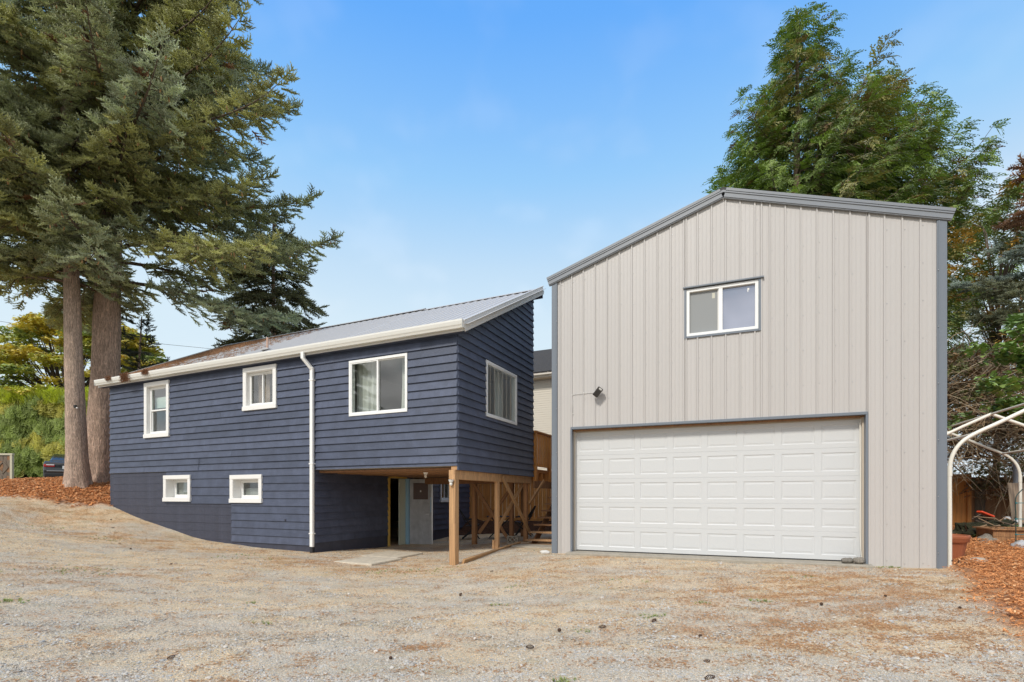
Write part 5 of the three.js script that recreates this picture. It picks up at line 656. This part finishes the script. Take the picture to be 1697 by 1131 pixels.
// ------------------------------------------------------------------ the two tall spruces at the left
reseed(501);
{
  const a = thing('spruce_tree', 'tall spruce with the thick trunk right beside the blue house', 'spruce', gP(-14.14, 17.6)); part(a, 'trunk', trunkMesh(27, 0.50, 0.06, [1.1, 0.2], 0.30), M.bark);
  conifer(a, { H: 27, lean: [1.1, 0.2], from: 6.8, step: 0.092, radius: (h, z) => { const c = Math.cos(z); const prof = h < 9 ? lerp(6.6, 7.9, (h - 6.8) / 2.2) : h < 12 ? lerp(7.9, 7.0, (h - 9) / 3) : h < 16 ? lerp(7.0, 6.3, (h - 12) / 4) : lerp(6.2, 0.4, (h - 16) / 11); return prof * (0.82 + 0.18 * c) * (1 + 0.16 * noise2(h * 0.7, z)); }, rise: [0.16, 0.42], droop: 0.42, tip: 0.24, limbR: 0.075, bare: 0.22, gap: 0.28, sweep: 1.05, sideMax: 0.85, hang: 1.7, pitch: 0.16, ruffle: 1.7, perk: 0.22, size: 1.12, gaps: 0.34, geos: SP, tint: blueGreen, cones: 0.085, accent: [0.012, rgb(0.30, 0.15, 0.06)] });
  const b = thing('spruce_tree', 'slimmer pale-barked spruce in front of the thick trunk', 'spruce', gP(-13.92, 16.4)); part(b, 'trunk', trunkMesh(22, 0.295, 0.05, [-0.55, 0.1], 0.35, 22), mat(0.92, 0.78, 0.68, 0.95, { map: rep(barkMap, 1.6, 0.7), bumpMap: rep(barkBump, 1.6, 0.7), bumpScale: 0.025 }));
  conifer(b, { H: 22, lean: [-0.55, 0.1], from: 6.2, step: 0.13, radius: (h, z) => { const prof = h < 12 ? lerp(3.2, 4.0, (h - 6.2) / 5.8) : lerp(4.0, 0.3, (h - 12) / 10); return prof * (1 - 0.2 * Math.cos(z)) * (1 + 0.2 * noise2(h * 0.7 + 9, z)); }, rise: [0.1, 0.4], droop: 0.45, tip: 0.2, limbR: 0.05, bare: 0.2, gap: 0.28, sweep: 1.05, sideMax: 0.7, hang: 1.8, pitch: 0.17, ruffle: 1.7, perk: 0.2, size: 1.1, gaps: 0.25, geos: SP, tint: blueGreen, cones: 0.085 });
  const lens = part(b, 'trail_camera', rbox(0.07, 0.09, 0.06, 0.01, 0.14, 2.55, 0.27), M.black); part(lens, 'reflector', new THREE.SphereGeometry(0.028, 10, 8).translate(0.20, 2.5, 0.27), M.white);
}
{ // conifers behind the house
  reseed(521);
  const c = thing('hemlock_tree', 'dark drooping conifer rising behind the house roof', 'conifer', gP(-11.2, 24)); part(c, 'trunk', trunkMesh(13, 0.22, 0.04, [0, 0], 0.2, 14), M.bark);
  conifer(c, { H: 13.2, lean: [0, 0], from: 4.2, step: 0.17, radius: (h) => lerp(3.0, 2.2, clamp((h - 4.2) / 6)) * (h > 10.5 ? (13.6 - h) / 3.1 : 1), rise: [0.05, 0.3], droop: 0.5, tip: 0.12, limbR: 0.04, bare: 0.12, gap: 0.3, sweep: 0.9, sideMax: 1.0, hang: 1.4, pitch: 0.19, ruffle: 0.8, perk: 0, size: 1.25, geos: SP, tint: () => rgb(0.23, 0.235, 0.105), cones: 0.03 });
  const d = thing('young_fir', 'small dark fir with sparse branches right of the thick trunk', 'fir', gP(-15.75, 21.2)); part(d, 'trunk', trunkMesh(7.2, 0.12, 0.02, [0.4, 0], 0.2, 10), M.bark);
  conifer(d, { H: 7.0, lean: [0.4, 0], from: 2.2, step: 0.24, radius: (h) => lerp(1.9, 0.3, clamp((h - 2.2) / 4.8)), rise: [0.2, 0.5], droop: 0.2, tip: 0.1, limbR: 0.025, bare: 0.3, gap: 0.32, sweep: 0.9, sideMax: 0.6, hang: 0.4, pitch: 0.2, ruffle: 0.5, perk: 0.1, size: 0.85, geos: SP, tint: () => rgb(0.07, 0.09, 0.05) });
}
{ // cedars behind the garage
  reseed(541); const cd = () => { const k = rnd(); return k < 0.6 ? rgb(0.23, 0.33, 0.04) : k < 0.88 ? rgb(0.175, 0.27, 0.038) : rgb(0.30, 0.28, 0.06); };
  const o = { from: 6, rise: [0.10, 0.75], droop: 0.42, tip: 0.42, limbR: 0.05, bare: 0.16, gap: 0.34, sweep: 0.8, sideMax: 1.3, hang: 1.0, pitch: 0.21, ruffle: 0.9, perk: -0.25, size: 1.35, geos: CD, tint: cd, accent: [0.035, rgb(0.26, 0.13, 0.045)] };
  const a = thing('cedar_tree', 'tallest pointed cedar behind the garage roof', 'cedar', gP(13.3, 24)); part(a, 'trunk', trunkMesh(24.0, 0.45, 0.03, [0.1, 0], 0.3, 16), M.bark);
  conifer(a, { ...o, H: 24.1, lean: [0.1, 0], step: 0.105, radius: (h, z) => Math.min(6.6, 0.36 * (24.4 - h) + 0.018 * (24.4 - h) ** 2 + 0.05) * (0.9 + 0.1 * Math.cos(z)) * (1 + 0.28 * noise2(h * 0.8, z)) });
  const b = thing('cedar_tree', 'shorter broad cedar behind the right garage eave', 'cedar', gP(17.9, 25)); part(b, 'trunk', trunkMesh(21.5, 0.4, 0.03, [0, 0], 0.3, 16), M.bark);
  conifer(b, { ...o, H: 21.8, lean: [0, 0], step: 0.11, radius: (h, z) => Math.min(5.4, 0.40 * (22.0 - h) + 0.03 * (22.0 - h) ** 2 + 0.05) * (0.92 + 0.1 * Math.cos(z)) * (1 + 0.25 * noise2(h * 0.8 + 5, z)) });
}
{ // blue spruce at the right edge
  reseed(561); const s = thing('blue_spruce', 'blue-grey spruce with russet cone-laden top at the right edge', 'spruce', gP(17.0, 15.6)); part(s, 'trunk', trunkMesh(13, 0.22, 0.03, [0, 0], 0.3, 14), M.bark);
  conifer(s, { H: 13.6, lean: [0, 0], from: 3.2, step: 0.16, radius: (h, z) => lerp(3.3, 0.3, clamp((h - 4.5) / 9)) * (1 + 0.2 * noise2(h, z)), rise: [0.0, 0.4], droop: 0.25, tip: 0.18, limbR: 0.05, bare: 0.25, gap: 0.32, sweep: 0.9, sideMax: 0.8, hang: 0.5, pitch: 0.16, ruffle: 0.5, perk: 0.12, size: 1.0, geos: SP, tint: (h) => (h > 9.3 && rnd() < 0.55 ? rgb(0.38, 0.21, 0.11) : rnd() < 0.45 ? rgb(0.22, 0.235, 0.13) : rgb(0.33, 0.39, 0.33)), cones: 0.05 });
}

// ------------------------------------------------------------------ broadleaf trees and shrubs
function broadleaf(root, { limbs, pads, geos, tint, limbM = M.limb, n = 26 }) {
  if (limbs.length) part(root, 'limbs', mergeGeometries(limbs), limbM).userData.kind = 'stuff'; const ms = geos.map(() => []), cs = geos.map(() => []);
  for (const [p, R, T] of pads) { const c0 = tint(p); for (let i = 0; i < n * R * R; i++) { const a = rr(0, 6.28), q = Math.sqrt(rnd()) * R, k = Math.floor(rnd() * geos.length); ms[k].push(basis(V(Math.cos(rr(0, 6.28)), rr(-0.3, 0.2), Math.sin(rr(0, 6.28))), V(rr(-0.2, 0.2), 1, rr(-0.2, 0.2)), rr(0.75, 1.25), p.clone().add(V(Math.cos(a) * q, rr(-T, T) - 0.12 * q * q / R, Math.sin(a) * q)))); const f = rr(0.75, 1.3); cs[k].push(rgb(c0.r * f, c0.g * f * rr(0.93, 1.07), c0.b * f)); } }
  geos.forEach((g, i) => instanced('foliage', g, M.leaf, ms[i], cs[i], root));
}
{ reseed(601); const t = thing('maple_tree', 'yellow-green maple in autumn tints behind the hedge', 'maple', gP(-31.5, 36)); part(t, 'trunk', trunkMesh(8, 0.28, 0.1, [0.3, 0], 0.3, 12), M.limb);
  const L = [], pads = []; for (let i = 0; i < 260; i++) { const u = rnd(), el = rr(-0.75, 1), a = rr(0, 6.28), R = 5.9 * Math.cbrt(0.25 + 0.75 * u) * Math.sqrt(Math.max(0.05, 1 - 0.9 * el * el)); const p = V(1.2 + Math.cos(a) * R, 6.6 + el * 4.3, Math.sin(a) * R * 0.8); pads.push([p, rr(0.6, 1.15), 0.16]); if (i % 2) L.push(taper([V(0.2, rr(2.5, 6), 0), p.clone().multiplyScalar(0.55).add(V(0.1, 2.2, 0)), p], [0.09, 0.045, 0.012], 5)); }
  broadleaf(t, { limbs: L, pads, geos: [leafCluster(611, 10, 0.22, 0.09, 0.2), leafCluster(612, 10, 0.22, 0.09, 0.2)], tint: (p) => { const k = noise3(p.x * 0.35, p.y * 0.45, p.z * 0.35) + rr(-0.35, 0.35); return k > 0.2 ? rgb(0.66, 0.55, 0.08) : k > -0.25 ? rgb(0.54, 0.54, 0.10) : rgb(0.33, 0.41, 0.11); }, n: 34 }); }
{ // clipped conifer hedge
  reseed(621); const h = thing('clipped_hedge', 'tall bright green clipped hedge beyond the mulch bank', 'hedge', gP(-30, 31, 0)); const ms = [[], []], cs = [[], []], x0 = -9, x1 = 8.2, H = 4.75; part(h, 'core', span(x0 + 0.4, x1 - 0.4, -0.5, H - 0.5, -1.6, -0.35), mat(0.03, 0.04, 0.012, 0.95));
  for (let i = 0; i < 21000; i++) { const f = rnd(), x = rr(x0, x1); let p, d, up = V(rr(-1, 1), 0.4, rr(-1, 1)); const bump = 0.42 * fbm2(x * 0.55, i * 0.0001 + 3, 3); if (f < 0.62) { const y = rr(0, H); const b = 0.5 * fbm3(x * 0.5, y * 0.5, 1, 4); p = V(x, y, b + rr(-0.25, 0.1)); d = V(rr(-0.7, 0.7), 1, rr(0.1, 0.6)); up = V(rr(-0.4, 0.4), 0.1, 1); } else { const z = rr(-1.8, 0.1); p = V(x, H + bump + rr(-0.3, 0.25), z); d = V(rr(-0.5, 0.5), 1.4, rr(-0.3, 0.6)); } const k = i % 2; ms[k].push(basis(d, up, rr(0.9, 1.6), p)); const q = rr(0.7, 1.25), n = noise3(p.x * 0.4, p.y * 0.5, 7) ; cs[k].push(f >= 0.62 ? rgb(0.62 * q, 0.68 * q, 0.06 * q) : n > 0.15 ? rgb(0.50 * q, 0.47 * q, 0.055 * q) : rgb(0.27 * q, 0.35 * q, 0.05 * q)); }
  ms.forEach((m, i) => instanced('foliage', CD[i], M.needle, m, cs[i], h)); }
{ // yellowing tree behind the right wall of the garage
  reseed(641); const t = thing('golden_tree', 'tree with gold and green hanging leaves right of the garage', 'tree', gP(16.6, 17.6)); part(t, 'trunk', trunkMesh(7, 0.13, 0.04, [0.2, 0], 0.3, 10), M.limb); const L = [], pads = []; for (let i = 0; i < 110; i++) { const a = rr(0, 6.28), R = 2.5 * Math.sqrt(rnd()), y = rr(3.0, 11.2), p = V(Math.cos(a) * R * (1.1 - 0.05 * y), y, Math.sin(a) * R); pads.push([p, rr(0.3, 0.62), 0.2]); if (i % 2) L.push(taper([V(0.1, y * 0.7, 0), p.clone().multiplyScalar(0.5).setY(y * 0.95), p], [0.035, 0.02, 0.006], 4)); }
  broadleaf(t, { limbs: L, pads, geos: [leafCluster(651, 9, 0.13, 0.028, 0.12)], tint: (p) => { const k = noise3(p.x * 0.8, p.y * 0.6, p.z * 0.8) + rr(-0.3, 0.3); return k > 0.25 ? rgb(0.52, 0.31, 0.04) : k > -0.1 ? rgb(0.36, 0.30, 0.06) : rgb(0.17, 0.22, 0.05); }, n: 70 }); }
{ // green leafy branch reaching in from the right
  reseed(661); const t = thing('hazel_shrub', 'fresh green broad-leaved shrub hanging over the dry vines', 'shrub', gP(12.6, 11.4)); const L = [], pads = []; for (const [y, dx, dy] of [[3.6, -2.0, 0.9], [3.2, -2.1, 0.35], [3.0, -2.2, 0.0], [3.4, -1.4, 1.2], [2.8, -1.5, 0.1], [4.0, -0.9, 1.0], [3.2, -0.6, 0.2], [2.6, -0.8, 0.1]]) { const e = V(dx, y + dy + 0.1, rr(-0.4, 0.5)); L.push(taper([V(0, 0, 0), V(0.1, y * 0.6, 0), V(dx * 0.4, y + dy * 0.7, 0), e], [0.05, 0.035, 0.02, 0.005], 5)); for (let i = 0; i < 7; i++) { const u = rr(0.35, 1.05); pads.push([V(dx * u + rr(-0.15, 0.15), y + dy * u + rr(-0.25, 0.3), e.z * u + rr(-0.3, 0.3)), rr(0.2, 0.38), 0.13]); } }
  broadleaf(t, { limbs: L, pads, geos: [leafCluster(671, 5, 0.125, 0.062, 0.10)], tint: () => (rnd() < 0.75 ? rgb(0.22, 0.34, 0.065) : rgb(0.14, 0.23, 0.05)), n: 110 }); }
{ // dry vine tangle over the fence
  reseed(681); const t = thing('dry_vine_thicket', 'tangled heap of dry brown vines right of the garage', 'vines', gP(13.4, 14.4)); const cols = [mat(0.36, 0.26, 0.155, 0.95), mat(0.25, 0.17, 0.10, 0.95), mat(0.46, 0.37, 0.25, 0.95)], lists = [[], [], []];
  for (let i = 0; i < 2700; i++) { const k = Math.floor(rnd() * 3), x = rr(-3.2, 4), z = rr(-0.6, 0.6), hmax = 4.6 + 0.8 * noise2(x, 3), lo = x < -0.4 ? 1.75 : 1.3, y = lo + (hmax - lo) * Math.pow(rnd(), 0.8), sx = rr(-1, 1), l = rr(0.6, 1.9), pts = [V(x, y, z + 0.5 * (1 - y / 6))]; let d = V(sx, rr(-0.35, 0.75), rr(-0.3, 0.4)).normalize(); for (let j = 0; j < 4; j++) { d.add(V(rr(-0.35, 0.35), rr(-0.5, 0.15), rr(-0.3, 0.3))).normalize(); pts.push(pts[j].clone().addScaledVector(d, l / 4)); } const r = rr(0.004, 0.010) * (rnd() < 0.06 ? 2 : 1); lists[k].push(taper(pts, [r, r, r, r * 0.8, r * 0.5], 3)); }
  for (let i = 0; i < 60; i++) { const x = rr(-0.35, 2.4), r = rr(0.006, 0.013); lists[0].push(taper([V(x, rr(1.4, 2), 0.6), V(x + rr(-0.3, 0.3), 1.0, 0.8 + rr(-0.3, 0.3)), V(x + rr(-0.4, 0.4), 0.45, 0.8), V(x + rr(-0.4, 0.4), 0.0, 0.9)], [r, r, r, r], 3)); }
  lists.forEach((l, i) => (part(t, 'vine_stems', mergeGeometries(l), cols[i]).userData.kind = 'stuff'));
  const g = leafCluster(691, 4, 0.07, 0.03, 0.06), ms = [], cs = []; for (let i = 0; i < 9000; i++) { const x = rr(-3.2, 4), y = rr(x < -0.4 ? 2.0 : 0.9, 4.9), v = noise2(x * 0.9, y * 0.9); ms.push(basis(V(rr(-1, 1), rr(-1, 0.5), rr(-1, 1)), V(0, 1, 0.1), rr(0.7, 1.4), V(x, y, rr(-0.7, 0.6) + 0.3))); const k = rr(0.6, 1.3); cs.push(v > 0.25 ? rgb(0.15 * k, 0.17 * k, 0.035 * k) : v > -0.15 ? rgb(0.27 * k, 0.155 * k, 0.06 * k) : rgb(0.16 * k, 0.10 * k, 0.05 * k)); } instanced('foliage', g, M.leaf, ms, cs, t);
  const iv = thing('ivy_vine', 'green ivy leaves trailing over the top of the dark fence', 'ivy', gP(13.9, 15.2)); const pads = []; for (let i = 0; i < 14; i++) pads.push([V(rr(-0.6, 0.9), rr(1.15, 1.75), rr(0, 0.4)), rr(0.14, 0.26), 0.1]); broadleaf(iv, { limbs: [taper([V(-0.3, 0, 0.2), V(-0.1, 0.8, 0.3), V(0.3, 1.5, 0.2)], [0.012, 0.01, 0.006], 4)], pads, geos: [leafCluster(692, 5, 0.09, 0.045, 0.07)], tint: () => rgb(0.18, 0.21, 0.05), n: 150 });
}

{ reseed(701); const t = thing('conifer_tree', 'conifer behind the gabled house, mirrored in the window', 'conifer', gP(-33, -1.5)); part(t, 'trunk', trunkMesh(15, 0.3, 0.03, [0, 0], 0.3, 10), M.bark); const L = [], out = []; for (let h = 2; h < 15; h += 0.14) { const a = h * 17.3, R = 0.27 * (15.4 - h) * rr(0.6, 1.1), d = V(Math.cos(a), -0.25, Math.sin(a)); L.push(taper([V(0, h, 0), V(0, h, 0).addScaledVector(d, R)], [0.04, 0.01], 3)); for (let q = 0.2; q < 1; q += 0.1) for (const s of [-1, 1]) { const p = V(0, h, 0).addScaledVector(d, R * q); out.push(basis(d.clone().applyAxisAngle(V(0, 1, 0), s * 0.9), V(0, 1, 0), 1.8, p)); } } part(t, 'limbs', mergeGeometries(L), M.limb).userData.kind = 'stuff'; instanced('foliage', SP[0], M.needle, out, out.map(() => rgb(0.2, 0.24, 0.13)), t); }

renderer.render(scene, camera);
